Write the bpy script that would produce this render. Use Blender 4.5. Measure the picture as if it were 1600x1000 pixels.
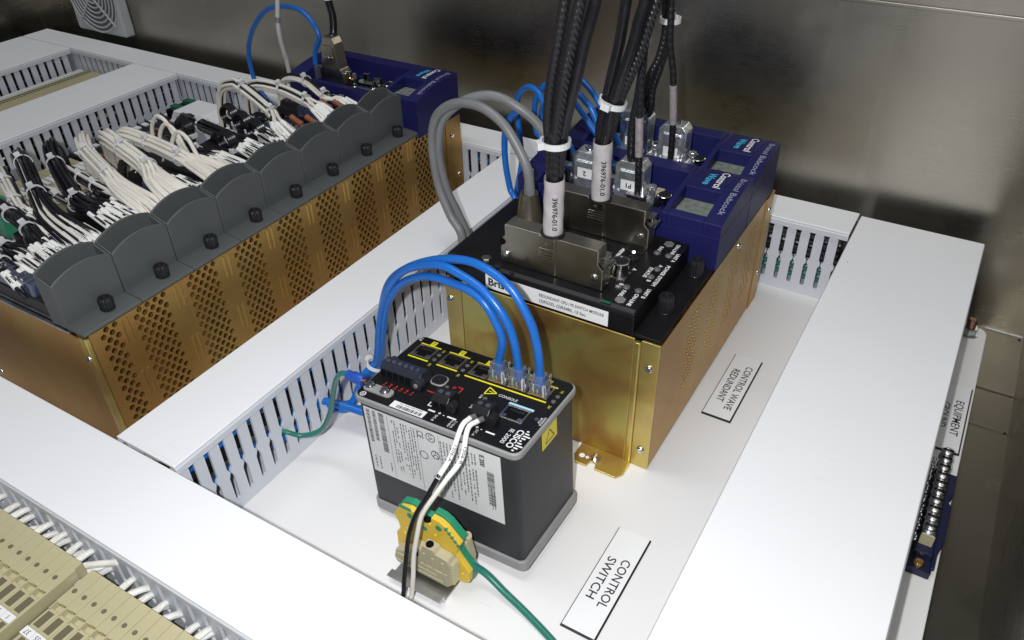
import bpy, math, random
from mathutils import Matrix, Vector
random.seed(7)
for _o in list(bpy.data.objects):
    bpy.data.objects.remove(_o)
SC = bpy.context.scene
COL = SC.collection
S = 0.001                                   # the code below is written in millimetres

# ------------------------------------------------------------------ camera, light, exposure
cam_d = bpy.data.cameras.new('camera')
cam = bpy.data.objects.new('camera', cam_d)
COL.objects.link(cam)
RIGHT = Vector((0.857336, 0.514348, -0.020512))
DOWN = Vector((0.292806, -0.520060, -0.802373))
FWD = Vector((-0.423367, 0.681897, -0.596471))
mw = Matrix.Identity(4)
for r in range(3):
    mw[r][0], mw[r][1], mw[r][2] = RIGHT[r], -DOWN[r], -FWD[r]
mw.translation = Vector((0, 0, 485 * S))
cam.matrix_world = mw
cam_d.sensor_width = 36
cam_d.lens = 28.32
cam_d.clip_start = 0.01
cam_d.clip_end = 50
SC.camera = cam

world = bpy.data.worlds.new('World')
SC.world = world
world.use_nodes = True
world.node_tree.nodes['Background'].inputs[0].default_value = (0.86, 0.9, 1.0, 1)
world.node_tree.nodes['Background'].inputs[1].default_value = 0.10


def area(name, loc, target, size, watts, color, size_y=None, shape='RECTANGLE'):
    d = bpy.data.lights.new(name, 'AREA')
    d.shape = shape
    d.size = size
    if size_y:
        d.size_y = size_y
    d.energy = watts
    d.color = color
    o = bpy.data.objects.new(name, d)
    COL.objects.link(o)
    o.location = loc
    v = Vector(target) - Vector(loc)
    o.rotation_euler = v.to_track_quat('-Z', 'Y').to_euler()
    return o


# the camera's own flash just beside the lens, and the strip lights of the room above
area('camera_flash', (-0.03, -0.02, 0.505), (-0.55, 0.72, 0.05), 0.012, 3.75, (0.985, 0.99, 1.0), shape='DISK')
area('room_lamp', (-0.62, 0.25, 2.3), (-0.6, 0.4, 0), 1.4, 19, (0.99, 0.99, 1.0), 0.5)

vs = SC.view_settings
vs.view_transform = 'Standard'
vs.look = 'None'
vs.exposure = 0
vs.gamma = 1
vs.use_curve_mapping = False


# ------------------------------------------------------------------ materials
def nodes_of(name):
    m = bpy.data.materials.new(name)
    m.use_nodes = True
    nt = m.node_tree
    return m, nt, nt.nodes['Principled BSDF']


def mat(name, col, rough=0.5, metal=0.0, var=0.06, scale=40, bump=0.0, bscale=400, coat=0.0, trans=0.0, ior=1.45, stretch=(1, 1, 1), rvar=0.08, spec=0.5, specks=0.0):
    m, nt, p = nodes_of(name)
    N, L = nt.nodes, nt.links
    tc = N.new('ShaderNodeTexCoord')
    mp = N.new('ShaderNodeMapping')
    mp.inputs['Scale'].default_value = stretch
    L.new(tc.outputs['Object'], mp.inputs[0])
    nz = N.new('ShaderNodeTexNoise')
    nz.inputs['Scale'].default_value = scale
    nz.inputs['Detail'].default_value = 5
    L.new(mp.outputs[0], nz.inputs['Vector'])
    rp = N.new('ShaderNodeValToRGB')
    rp.color_ramp.elements[0].position = 0.3
    rp.color_ramp.elements[1].position = 0.7
    rp.color_ramp.elements[0].color = [max(0, c * (1 - var)) for c in col] + [1]
    rp.color_ramp.elements[1].color = [min(1, c * (1 + var)) for c in col] + [1]
    L.new(nz.outputs['Fac'], rp.inputs[0])
    L.new(rp.outputs[0], p.inputs['Base Color'])
    if specks > 0:                                       # grit and short scuffs lying on the paint
        vo = N.new('ShaderNodeTexVoronoi')
        vo.inputs['Scale'].default_value = 38
        L.new(tc.outputs['Object'], vo.inputs['Vector'])
        lt = N.new('ShaderNodeMath')
        lt.operation = 'LESS_THAN'
        lt.inputs[1].default_value = 0.035
        L.new(vo.outputs['Distance'], lt.inputs[0])
        n3 = N.new('ShaderNodeTexNoise')
        n3.inputs['Scale'].default_value = 11
        n3.inputs['Detail'].default_value = 2
        L.new(tc.outputs['Object'], n3.inputs['Vector'])
        gt_ = N.new('ShaderNodeMath')
        gt_.operation = 'GREATER_THAN'
        gt_.inputs[1].default_value = 0.55
        L.new(n3.outputs['Fac'], gt_.inputs[0])
        m1 = N.new('ShaderNodeMath')
        m1.operation = 'MULTIPLY'
        L.new(lt.outputs[0], m1.inputs[0])
        L.new(gt_.outputs[0], m1.inputs[1])
        mp2 = N.new('ShaderNodeMapping')
        mp2.inputs['Rotation'].default_value = (0, 0, 0.6)
        mp2.inputs['Scale'].default_value = (9, 160, 9)
        L.new(tc.outputs['Object'], mp2.inputs[0])
        n4 = N.new('ShaderNodeTexNoise')
        n4.inputs['Scale'].default_value = 1.6
        n4.inputs['Detail'].default_value = 3
        L.new(mp2.outputs[0], n4.inputs['Vector'])
        r4 = N.new('ShaderNodeMapRange')
        r4.inputs['From Min'].default_value = 0.72
        r4.inputs['From Max'].default_value = 0.76
        r4.inputs['To Max'].default_value = 0.22
        L.new(n4.outputs['Fac'], r4.inputs[0])
        m2 = N.new('ShaderNodeMath')
        m2.operation = 'MULTIPLY_ADD'
        m2.inputs[1].default_value = specks
        m2.use_clamp = True
        L.new(m1.outputs[0], m2.inputs[0])
        L.new(r4.outputs[0], m2.inputs[2])
        mx = N.new('ShaderNodeMix')
        mx.data_type = 'RGBA'
        mx.inputs['B'].default_value = (0.30, 0.28, 0.25, 1)
        L.new(m2.outputs[0], mx.inputs['Factor'])
        L.new(rp.outputs[0], mx.inputs['A'])
        L.new(mx.outputs['Result'], p.inputs['Base Color'])
    mr = N.new('ShaderNodeMapRange')
    mr.inputs['To Min'].default_value = max(0.02, rough - rvar)
    mr.inputs['To Max'].default_value = min(1, rough + rvar)
    L.new(nz.outputs['Fac'], mr.inputs[0])
    L.new(mr.outputs[0], p.inputs['Roughness'])
    p.inputs['Metallic'].default_value = metal
    p.inputs['Coat Weight'].default_value = coat
    p.inputs['Transmission Weight'].default_value = trans
    p.inputs['IOR'].default_value = ior
    p.inputs['Specular IOR Level'].default_value = spec
    if bump > 0:
        b = N.new('ShaderNodeBump')
        b.inputs['Strength'].default_value = bump
        b.inputs['Distance'].default_value = 0.0004
        n2 = N.new('ShaderNodeTexNoise')
        n2.inputs['Scale'].default_value = bscale
        L.new(mp.outputs[0], n2.inputs['Vector'])
        L.new(n2.outputs['Fac'], b.inputs['Height'])
        L.new(b.outputs[0], p.inputs['Normal'])
    return m


def gold_mat(name, stops, rough=0.3, scale=9.0):
    m, nt, p = nodes_of(name)
    N, L = nt.nodes, nt.links
    tc = N.new('ShaderNodeTexCoord')
    nz = N.new('ShaderNodeTexNoise')
    nz.inputs['Scale'].default_value = scale
    nz.inputs['Detail'].default_value = 3
    nz.inputs['Distortion'].default_value = 0.8
    L.new(tc.outputs['Object'], nz.inputs['Vector'])
    rp = N.new('ShaderNodeValToRGB')
    els = rp.color_ramp.elements
    els[0].position, els[0].color = stops[0][0], (*stops[0][1], 1)
    els[1].position, els[1].color = stops[-1][0], (*stops[-1][1], 1)
    for pos, c in stops[1:-1]:
        e = els.new(pos)
        e.color = (*c, 1)
    L.new(nz.outputs['Fac'], rp.inputs[0])
    L.new(rp.outputs[0], p.inputs['Base Color'])
    p.inputs['Metallic'].default_value = 0.85
    n2 = N.new('ShaderNodeTexNoise')
    n2.inputs['Scale'].default_value = 300
    L.new(tc.outputs['Object'], n2.inputs['Vector'])
    mr = N.new('ShaderNodeMapRange')
    mr.inputs['To Min'].default_value = rough - 0.06
    mr.inputs['To Max'].default_value = rough + 0.1
    L.new(n2.outputs['Fac'], mr.inputs[0])
    L.new(mr.outputs[0], p.inputs['Roughness'])
    return m


def steel_wall(name, base, r0=0.15, r1=0.31):
    m, nt, p = nodes_of(name)
    N, L = nt.nodes, nt.links
    tc = N.new('ShaderNodeTexCoord')
    mp = N.new('ShaderNodeMapping')
    mp.inputs['Scale'].default_value = (2.0, 2.0, 260.0)
    L.new(tc.outputs['Object'], mp.inputs[0])
    grain = N.new('ShaderNodeTexNoise')
    grain.inputs['Scale'].default_value = 8
    grain.inputs['Detail'].default_value = 6
    L.new(mp.outputs[0], grain.inputs['Vector'])
    smud = N.new('ShaderNodeTexNoise')
    smud.inputs['Scale'].default_value = 5
    smud.inputs['Detail'].default_value = 6
    smud.inputs['Roughness'].default_value = 0.62
    L.new(tc.outputs['Object'], smud.inputs['Vector'])
    mx = N.new('ShaderNodeMix')
    mx.data_type = 'RGBA'
    mx.inputs['A'].default_value = (base[0] * 0.8, base[1] * 0.78, base[2] * 0.72, 1)
    mx.inputs['B'].default_value = (base[0] * 1.2, base[1] * 1.2, base[2] * 1.2, 1)
    L.new(smud.outputs['Fac'], mx.inputs['Factor'])
    mp3 = N.new('ShaderNodeMapping')                     # dried drip marks running down the sheet
    mp3.inputs['Scale'].default_value = (16.0, 16.0, 1.3)
    L.new(tc.outputs['Object'], mp3.inputs[0])
    drip = N.new('ShaderNodeTexNoise')
    drip.inputs['Scale'].default_value = 1.5
    drip.inputs['Detail'].default_value = 7
    drip.inputs['Roughness'].default_value = 0.7
    L.new(mp3.outputs[0], drip.inputs['Vector'])
    dr = N.new('ShaderNodeMapRange')
    dr.inputs['From Min'].default_value = 0.60
    dr.inputs['From Max'].default_value = 0.78
    dr.inputs['To Max'].default_value = 0.5
    L.new(drip.outputs['Fac'], dr.inputs[0])
    mxd = N.new('ShaderNodeMix')
    mxd.data_type = 'RGBA'
    mxd.inputs['B'].default_value = (0.52, 0.50, 0.45, 1)
    L.new(dr.outputs[0], mxd.inputs['Factor'])
    L.new(mx.outputs['Result'], mxd.inputs['A'])
    L.new(mxd.outputs['Result'], p.inputs['Base Color'])
    add = N.new('ShaderNodeMath')
    add.operation = 'MULTIPLY_ADD'
    add.inputs[1].default_value = 0.16
    L.new(grain.outputs['Fac'], add.inputs[0])
    mr = N.new('ShaderNodeMapRange')
    mr.inputs['From Min'].default_value = 0.3
    mr.inputs['From Max'].default_value = 0.7
    mr.inputs['To Min'].default_value = r0
    mr.inputs['To Max'].default_value = r1
    L.new(smud.outputs['Fac'], mr.inputs[0])
    L.new(mr.outputs[0], add.inputs[2])
    L.new(add.outputs[0], p.inputs['Roughness'])
    b = N.new('ShaderNodeBump')
    b.inputs['Strength'].default_value = 0.16
    b.inputs['Distance'].default_value = 0.0003
    L.new(grain.outputs['Fac'], b.inputs['Height'])
    L.new(b.outputs[0], p.inputs['Normal'])
    p.inputs['Metallic'].default_value = 1.0
    return m


def braid_mat(name):
    m, nt, p = nodes_of(name)
    N, L = nt.nodes, nt.links
    tc = N.new('ShaderNodeTexCoord')
    w = N.new('ShaderNodeTexWave')
    w.wave_type = 'BANDS'
    w.bands_direction = 'DIAGONAL'
    w.inputs['Scale'].default_value = 120
    w.inputs['Distortion'].default_value = 1.2
    w.inputs['Detail'].default_value = 1
    L.new(tc.outputs['Object'], w.inputs['Vector'])
    b = N.new('ShaderNodeBump')
    b.inputs['Strength'].default_value = 0.32
    b.inputs['Distance'].default_value = 0.001
    L.new(w.outputs['Fac'], b.inputs['Height'])
    L.new(b.outputs[0], p.inputs['Normal'])
    p.inputs['Base Color'].default_value = (0.012, 0.012, 0.014, 1)
    p.inputs['Roughness'].default_value = 0.3
    return m


MT = dict(
    panel=mat('white_panel_paint', (0.80, 0.795, 0.79), 0.34, var=0.03, scale=4, bump=0.05, bscale=250, rvar=0.07, specks=0.5),
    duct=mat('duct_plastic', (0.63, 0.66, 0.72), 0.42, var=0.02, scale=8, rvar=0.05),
    cover=mat('duct_cover_plastic', (0.805, 0.815, 0.83), 0.42, var=0.03, scale=4, bump=0.05, bscale=90, rvar=0.1, specks=0.55),
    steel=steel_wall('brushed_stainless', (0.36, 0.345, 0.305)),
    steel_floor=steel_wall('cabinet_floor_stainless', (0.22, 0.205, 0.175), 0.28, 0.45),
    gold=gold_mat('yellow_chromate_front', [(0.25, (0.30, 0.15, 0.06)), (0.40, (0.42, 0.26, 0.08)), (0.52, (0.55, 0.44, 0.13)), (0.62, (0.50, 0.46, 0.16)), (0.70, (0.44, 0.24, 0.10)), (0.80, (0.34, 0.18, 0.08))], 0.42, 13),
    gold_side=gold_mat('yellow_chromate_side', [(0.3, (0.45, 0.245, 0.075)), (0.5, (0.52, 0.32, 0.10)), (0.7, (0.55, 0.385, 0.135))], 0.4, 7),
    gold_edge=gold_mat('yellow_chromate_flange', [(0.3, (0.50, 0.30, 0.10)), (0.5, (0.62, 0.50, 0.16)), (0.7, (0.55, 0.34, 0.16))], 0.3, 14),
    grey=mat('grey_card_plastic', (0.082, 0.09, 0.089), 0.5, var=0.06, scale=30, bump=0.06, bscale=900),
    purple=mat('violet_blue_plastic', (0.011, 0.012, 0.083), 0.45, var=0.07, scale=30, bump=0.06, bscale=900, spec=0.35),
    black=mat('black_plastic', (0.012, 0.012, 0.014), 0.42, var=0.15, scale=60, bump=0.05, bscale=900),
    black_metal=mat('black_painted_metal', (0.008, 0.008, 0.009), 0.36, var=0.2, scale=40, bump=0.08, bscale=1200, spec=0.22),
    body=mat('charcoal_painted_case', (0.027, 0.028, 0.031), 0.5, var=0.1, scale=60, bump=0.15, bscale=1500),
    face=mat('black_faceplate', (0.008, 0.008, 0.009), 0.4, var=0.15, scale=50, bump=0.05, bscale=1500, spec=0.3),
    rim=mat('grey_cast_rim', (0.27, 0.27, 0.265), 0.45, var=0.06, scale=60),
    chrome=mat('bright_plated_steel', (0.72, 0.72, 0.70), 0.16, 1.0, var=0.1, scale=60),
    nickel=mat('nickel_hood', (0.50, 0.46, 0.38), 0.30, 1.0, var=0.1, scale=50, bump=0.1, bscale=900),
    zinc=mat('galvanised_steel', (0.55, 0.56, 0.57), 0.32, 1.0, var=0.15, scale=60),
    brass=mat('brass', (0.62, 0.42, 0.14), 0.25, 1.0, var=0.1),
    ally=mat('tinned_aluminium', (0.55, 0.56, 0.58), 0.28, 1.0, var=0.2, scale=160, bump=0.25, bscale=500),
    blue=mat('blue_cable_jacket', (0.010, 0.125, 0.47), 0.32, var=0.05, scale=60, bump=0.04),
    blue_dark=mat('blue_insulation', (0.02, 0.08, 0.40), 0.35, var=0.05),
    grey_cable=mat('grey_cable_jacket', (0.18, 0.185, 0.19), 0.4, var=0.05, scale=60),
    lightgrey=mat('light_grey_jacket', (0.48, 0.48, 0.46), 0.45, var=0.05),
    black_cable=mat('black_cable_jacket', (0.010, 0.010, 0.013), 0.27, var=0.2, scale=90, bump=0.1, bscale=300),
    braid=braid_mat('black_braided_sleeve'),
    white_wire=mat('white_wire_insulation', (0.74, 0.71, 0.64), 0.42, var=0.05, scale=60),
    sleeve=mat('white_marker_sleeve', (0.82, 0.82, 0.79), 0.45, var=0.03),
    tie=mat('natural_nylon_tie', (0.66, 0.67, 0.68), 0.35, var=0.05, scale=200),
    green_wire=mat('green_wire_insulation', (0.02, 0.17, 0.13), 0.3, var=0.05),
    beige=mat('beige_terminal_plastic', (0.45, 0.41, 0.245), 0.5, var=0.04, scale=50),
    beige_dark=mat('beige_shaded_plastic', (0.135, 0.12, 0.068), 0.6, var=0.05),  # darker beige: recess shade put into the colour of holes and pockets
    beige_clamp=mat('beige_end_clamp', (0.44, 0.40, 0.26), 0.5, var=0.04),
    yellow=mat('yellow_terminal_plastic', (0.72, 0.50, 0.05), 0.45, var=0.05),
    green=mat('green_terminal_plastic', (0.02, 0.24, 0.13), 0.42, var=0.05),
    green_pcb=mat('green_connector', (0.012, 0.10, 0.05), 0.4),
    label=mat('white_label_film', (0.78, 0.78, 0.78), 0.4, var=0.02, scale=20),
    label_grey=mat('silver_label_film', (0.68, 0.68, 0.68), 0.4, var=0.04, scale=30),
    plate=mat('engraved_white_plate', (0.83, 0.835, 0.84), 0.4, var=0.015, scale=10),
    ink=mat('black_ink', (0.008, 0.008, 0.010), 0.5, var=0.1),
    ink_grey=mat('grey_ink', (0.16, 0.16, 0.165), 0.5, var=0.1),
    ink_white=mat('white_ink', (0.82, 0.82, 0.82), 0.5, var=0.03),
    ink_cyan=mat('cyan_ink', (0.06, 0.46, 0.72), 0.5, var=0.03),
    ink_lilac=mat('pale_grey_ink', (0.36, 0.36, 0.44), 0.5, var=0.03),
    ink_red=mat('red_ink', (0.60, 0.03, 0.03), 0.5, var=0.03),
    ink_yellow=mat('yellow_ink', (0.78, 0.70, 0.02), 0.5, var=0.03),
    pale_blue=mat('pale_blue_ink', (0.42, 0.66, 0.80), 0.5, var=0.03),
    sticker=mat('yellow_sticker', (0.74, 0.62, 0.04), 0.45, var=0.03),
    led=mat('unlit_led_lens', (0.10, 0.10, 0.10), 0.25, var=0.1),
    dark=mat('dark_cavity', (0.005, 0.005, 0.006), 0.85, var=0.1, spec=0.08),
    navy=mat('navy_plastic', (0.010, 0.012, 0.045), 0.4, var=0.1),
    slate=mat('slate_terminal_plastic', (0.020, 0.023, 0.034), 0.42, var=0.1),
    smoke=mat('smoked_window', (0.05, 0.06, 0.12), 0.12, var=0.2, scale=200, coat=0.5),
    clear=mat('clear_polycarbonate', (0.93, 0.95, 0.96), 0.08, trans=0.92, ior=1.5, var=0.02, rvar=0.03),
    lcd=mat('green_grey_circuit', (0.20, 0.23, 0.19), 0.35, var=0.25, scale=160),
    brown=mat('brown_resistor', (0.26, 0.09, 0.05), 0.4, var=0.1),
    copper=mat('copper_strand', (0.75, 0.33, 0.15), 0.3, 1.0),
    rust=mat('browned_thread', (0.20, 0.11, 0.075), 0.45, 0.7, var=0.3, scale=300),
    plated=mat('frosted_plated_hood', (0.74, 0.78, 0.80), 0.26, 0.85, var=0.2, scale=140, rvar=0.12, bump=0.7, bscale=170),
    print_sleeve=mat('grey_printed_sleeve', (0.47, 0.44, 0.45), 0.4, var=0.14, scale=120, bump=0.3, bscale=160),
    film=mat('clear_heat_shrink', (0.30, 0.27, 0.28), 0.35, var=0.3, scale=150),
    fan_grey=mat('fan_grille_plastic', (0.42, 0.44, 0.45), 0.5, var=0.05),
)


# ------------------------------------------------------------------ mesh helpers (millimetres)
def frame(d):
    d = Vector(d).normalized()
    a = Vector((0, 0, 1)) if abs(d.z) < 0.9 else Vector((1, 0, 0))
    u = d.cross(a).normalized()
    return u, d.cross(u).normalized()


def spline(pts, n=6):
    P = [Vector(p) for p in pts]
    if len(P) < 3:
        return P
    out = []
    for i in range(len(P) - 1):
        p0 = P[i - 1] if i else P[0] * 2 - P[1]
        p1, p2 = P[i], P[i + 1]
        p3 = P[i + 2] if i + 2 < len(P) else P[-1] * 2 - P[-2]
        for k in range(n):
            t = k / n
            out.append(0.5 * ((2 * p1) + (p2 - p0) * t + (2 * p0 - 5 * p1 + 4 * p2 - p3) * t * t + (3 * p1 - p0 - 3 * p2 + p3) * t ** 3))
    out.append(P[-1])
    return out


class MB:
    def __init__(self):
        self.v, self.f = [], []

    def add(self, vs, fs):
        o = len(self.v)
        self.v += [tuple(v) for v in vs]
        self.f += [tuple(i + o for i in f) for f in fs]
        return self

    def box(self, x0, x1, y0, y1, z0, z1):
        return self.add([(x0, y0, z0), (x1, y0, z0), (x1, y1, z0), (x0, y1, z0), (x0, y0, z1), (x1, y0, z1), (x1, y1, z1), (x0, y1, z1)],
                        [(3, 2, 1, 0), (4, 5, 6, 7), (0, 1, 5, 4), (1, 2, 6, 5), (2, 3, 7, 6), (3, 0, 4, 7)])

    def prism(self, poly, axis, a0, a1):
        """poly: 2-D points in the two other axes (x: (y,z), y: (x,z), z: (x,y))."""
        def p3(p, a):
            return {'x': (a, p[0], p[1]), 'y': (p[0], a, p[1]), 'z': (p[0], p[1], a)}[axis]
        n = len(poly)
        area2 = sum(poly[i][0] * poly[(i + 1) % n][1] - poly[(i + 1) % n][0] * poly[i][1] for i in range(n))
        if (area2 < 0) != (axis == 'y'):
            poly = poly[::-1]
        vs = [p3(p, a0) for p in poly] + [p3(p, a1) for p in poly]
        fs = [tuple(range(n))[::-1], tuple(range(n, 2 * n))]
        fs += [(i, (i + 1) % n, n + (i + 1) % n, n + i) for i in range(n)]
        return self.add(vs, fs)

    def cyl(self, c, d, r, h, n=16, r2=None, cap=True):
        r2 = r if r2 is None else r2
        c = Vector(c)
        d = Vector(d).normalized()
        u, w = frame(d)
        vs = []
        for rr, hh in ((r, 0), (r2, h)):
            vs += [c + d * hh + (u * math.cos(2 * math.pi * i / n) + w * math.sin(2 * math.pi * i / n)) * rr for i in range(n)]
        fs = [(i, (i + 1) % n, n + (i + 1) % n, n + i) for i in range(n)]
        if cap:
            fs += [tuple(range(n))[::-1], tuple(range(n, 2 * n))]
        return self.add(vs, fs)

    def lathe(self, c, d, prof, n=18):
        """prof: (radius, height) list along direction d."""
        c = Vector(c)
        d = Vector(d).normalized()
        u, w = frame(d)
        vs, fs = [], []
        for rr, hh in prof:
            vs += [c + d * hh + (u * math.cos(2 * math.pi * i / n) + w * math.sin(2 * math.pi * i / n)) * rr for i in range(n)]
        m = len(prof)
        for k in range(m - 1):
            fs += [(k * n + i, k * n + (i + 1) % n, (k + 1) * n + (i + 1) % n, (k + 1) * n + i) for i in range(n)]
        fs += [tuple(range(n))[::-1], tuple(range((m - 1) * n, m * n))]
        return self.add(vs, fs)

    def tube(self, pts, r, n=10, smooth=6, straight=False):
        P = [Vector(p) for p in pts] if straight else spline(pts, smooth)
        vs, fs = [], []
        t0 = (P[1] - P[0]).normalized()
        u, w = frame(t0)
        for i, p in enumerate(P):
            t = (P[min(i + 1, len(P) - 1)] - P[max(i - 1, 0)])
            if t.length < 1e-9:
                t = t0
            t.normalize()
            u = (u - t * u.dot(t)).normalized()
            w = t.cross(u)
            vs += [p + (u * math.cos(2 * math.pi * k / n) + w * math.sin(2 * math.pi * k / n)) * r for k in range(n)]
        for i in range(len(P) - 1):
            fs += [(i * n + k, i * n + (k + 1) % n, (i + 1) * n + (k + 1) % n, (i + 1) * n + k) for k in range(n)]
        fs += [tuple(range(n))[::-1], tuple(range((len(P) - 1) * n, len(P) * n))]
        return self.add(vs, fs)

    def quad(self, a, b, c, d):
        return self.add([a, b, c, d], [(0, 1, 2, 3)])

    def mesh(self, name, m, org=(0, 0, 0), smooth=False):
        me = bpy.data.meshes.new(name)
        me.from_pydata([((v[0] - org[0]) * S, (v[1] - org[1]) * S, (v[2] - org[2]) * S) for v in self.v], [], self.f)
        me.materials.append(MT[m])
        if smooth:
            me.polygons.foreach_set('use_smooth', [True] * len(me.polygons))
            me.set_sharp_from_angle(angle=math.radians(40))
        me.update()
        return me

    def obj(self, name, m, parent=None, smooth=False, bevel=0.0, seg=2):
        """Link as one mesh; with a parent the shape is written in the world and stored relative to the thing's base."""
        org = ORG.get(parent.name, (0, 0, 0)) if parent else (0, 0, 0)
        o = bpy.data.objects.new(name, self.mesh(name, m, org, smooth))
        COL.objects.link(o)
        if parent:
            o.parent = parent
            ORG[o.name] = org
        if bevel > 0:
            bv = o.modifiers.new('edge', 'BEVEL')
            bv.width = bevel * S
            bv.segments = seg
            bv.limit_method = 'ANGLE'
            bv.angle_limit = math.radians(35)
            bv.harden_normals = False
        return o


ORG = {}


def tag(o, label=None, cat=None, group=None, kind=None):
    if label:
        o['label'] = label
    if cat:
        o['category'] = cat
    if group:
        o['group'] = group
    if kind:
        o['kind'] = kind
    return o


def thing(name, label, cat, loc, group=None):
    o = bpy.data.objects.new(name, None)
    o.empty_display_size = 0.01
    COL.objects.link(o)
    o.location = [c * S for c in loc]
    ORG[o.name] = tuple(loc)
    return tag(o, label, cat, group)


def copy_tree(o, loc=None, label=None):
    c = o.copy()
    COL.objects.link(c)
    if loc:
        c.location = [q * S for q in loc]
        ORG[c.name] = tuple(loc)
    if label:
        c['label'] = label
    for ch in o.children:
        d = ch.copy()
        COL.objects.link(d)
        d.parent = c
        for g in ch.children:
            e = g.copy()
            COL.objects.link(e)
            e.parent = d
    return c


def place(me, name, parent, loc, rot=None):
    """A piece that shares its mesh; loc in the world (mm)."""
    o = bpy.data.objects.new(name, me)
    COL.objects.link(o)
    org = ORG.get(parent.name, (0, 0, 0)) if parent else (0, 0, 0)
    o.parent = parent
    o.location = [(a - b) * S for a, b in zip(loc, org)]
    if rot:
        o.rotation_euler = rot
    ORG[o.name] = tuple(loc)
    return o


def basis(right, up):
    r, u = Vector(right).normalized(), Vector(up).normalized()
    n = r.cross(u)
    return Matrix((r, u, n)).transposed()


def text(body, size, loc, right, up, m, parent, name='lettering', width=None, align='CENTER', shear=0.0, bold=0.0, gap=0.0):
    """Flat lettering of cap height `size`, centred on loc; reads along `right`."""
    cu = bpy.data.curves.new('t', 'FONT')
    cu.body = body
    cu.align_x = align
    cu.align_y = 'CENTER'
    cu.size = 1
    cu.shear = shear
    cu.offset = bold
    cu.space_line = 1.0 + gap
    cu.resolution_u = 3
    to = bpy.data.objects.new('t', cu)
    COL.objects.link(to)
    dg = bpy.context.evaluated_depsgraph_get()
    me = bpy.data.meshes.new_from_object(to.evaluated_get(dg))
    bpy.data.objects.remove(to)
    bpy.data.curves.remove(cu)
    R = basis(right, up)
    n = R @ Vector((0, 0, 1))
    xs = [v.co.x for v in me.vertices]
    sx = sy = size / 0.70
    if width:
        sx = width / max(1e-6, max(xs) - min(xs))
    org = ORG.get(parent.name, (0, 0, 0))
    base = Vector(loc) - Vector(org) + n * 0.12
    for v in me.vertices:
        v.co = (base + R @ Vector((v.co.x * sx, v.co.y * sy, 0))) * S
    me.materials.clear()
    me.materials.append(MT[m])
    o = bpy.data.objects.new(name, me)
    me.name = name
    COL.objects.link(o)
    o.parent = parent
    ORG[o.name] = org
    return o


XP, XN, YP, YN, ZP, ZN = (1, 0, 0), (-1, 0, 0), (0, 1, 0), (0, -1, 0), (0, 0, 1), (0, 0, -1)


def rrect(x0, x1, y0, y1, r, n=5):
    pts = []
    for cx, cy, a in ((x1 - r, y1 - r, 0), (x0 + r, y1 - r, 90), (x0 + r, y0 + r, 180), (x1 - r, y0 + r, 270)):
        for k in range(n + 1):
            t = math.radians(a + 90 * k / n)
            pts.append((cx + r * math.cos(t), cy + r * math.sin(t)))
    return pts


def screw(parent, c, d, r=3.2, m='chrome', name='screw', slot=True):
    """Pan-head screw with a real slot: head in two halves over a dished base."""
    d = Vector(d).normalized()
    u, w = frame(d)
    c = Vector(c)
    b = MB()
    n = 16
    b.lathe(c, d, [(r, 0), (r, r * 0.25), (r * 0.9, r * 0.38)], n)
    half = []
    for sgn in (-1, 1):
        ring = []
        for k in range(9):
            a = math.pi * k / 8
            ring.append((math.cos(a) * r * 0.88, sgn * max(r * 0.13, math.sin(a) * r * 0.88)))
        if sgn < 0:
            ring = ring[::-1]
        h0, h1 = r * 0.38, r * 0.62
        lo = [c + d * h0 + u * p[0] + w * p[1] for p in ring]
        hi = [c + d * h1 + u * p[0] * 0.7 + w * (p[1] if abs(p[1]) < r * 0.2 else p[1] * 0.75) for p in ring]
        m_ = len(ring)
        fs = [tuple(range(m_, 2 * m_))] + [(i, (i + 1) % m_, m_ + (i + 1) % m_, m_ + i) for i in range(m_)]
        b.add(lo + hi, fs)
    return b.obj(name, m, parent, smooth=True)


def knurl(parent, c, r=6.0, h=11, m='black', name='thumbscrew', collar=None):
    b = MB()
    c = Vector(c)
    n = 36
    vs, fs = [], []
    prof = [(1.0, 0), (1.0, h * 0.82), (0.86, h), (0.55, h), (0.5, h * 0.86)]
    for k, (q, z) in enumerate(prof):
        for i in range(n):
            rr = r * q * (1.0 if (i % 2 or k > 2) else 0.93)
            a = 2 * math.pi * i / n
            vs.append((c.x + rr * math.cos(a), c.y + rr * math.sin(a), c.z + z))
    for k in range(len(prof) - 1):
        fs += [(k * n + i, k * n + (i + 1) % n, (k + 1) * n + (i + 1) % n, (k + 1) * n + i) for i in range(n)]
    fs.append(tuple(range((len(prof) - 1) * n, len(prof) * n)))
    b.add(vs, fs)
    o = b.obj(name, m, parent)
    if collar:
        MB().lathe(c - Vector((0, 0, 2.0)), ZP, [(r * 0.9, 0), (r * 0.98, 0.5), (r * 0.98, 2.0)], 20).obj('collar', collar, o, smooth=True)
    return o


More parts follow.
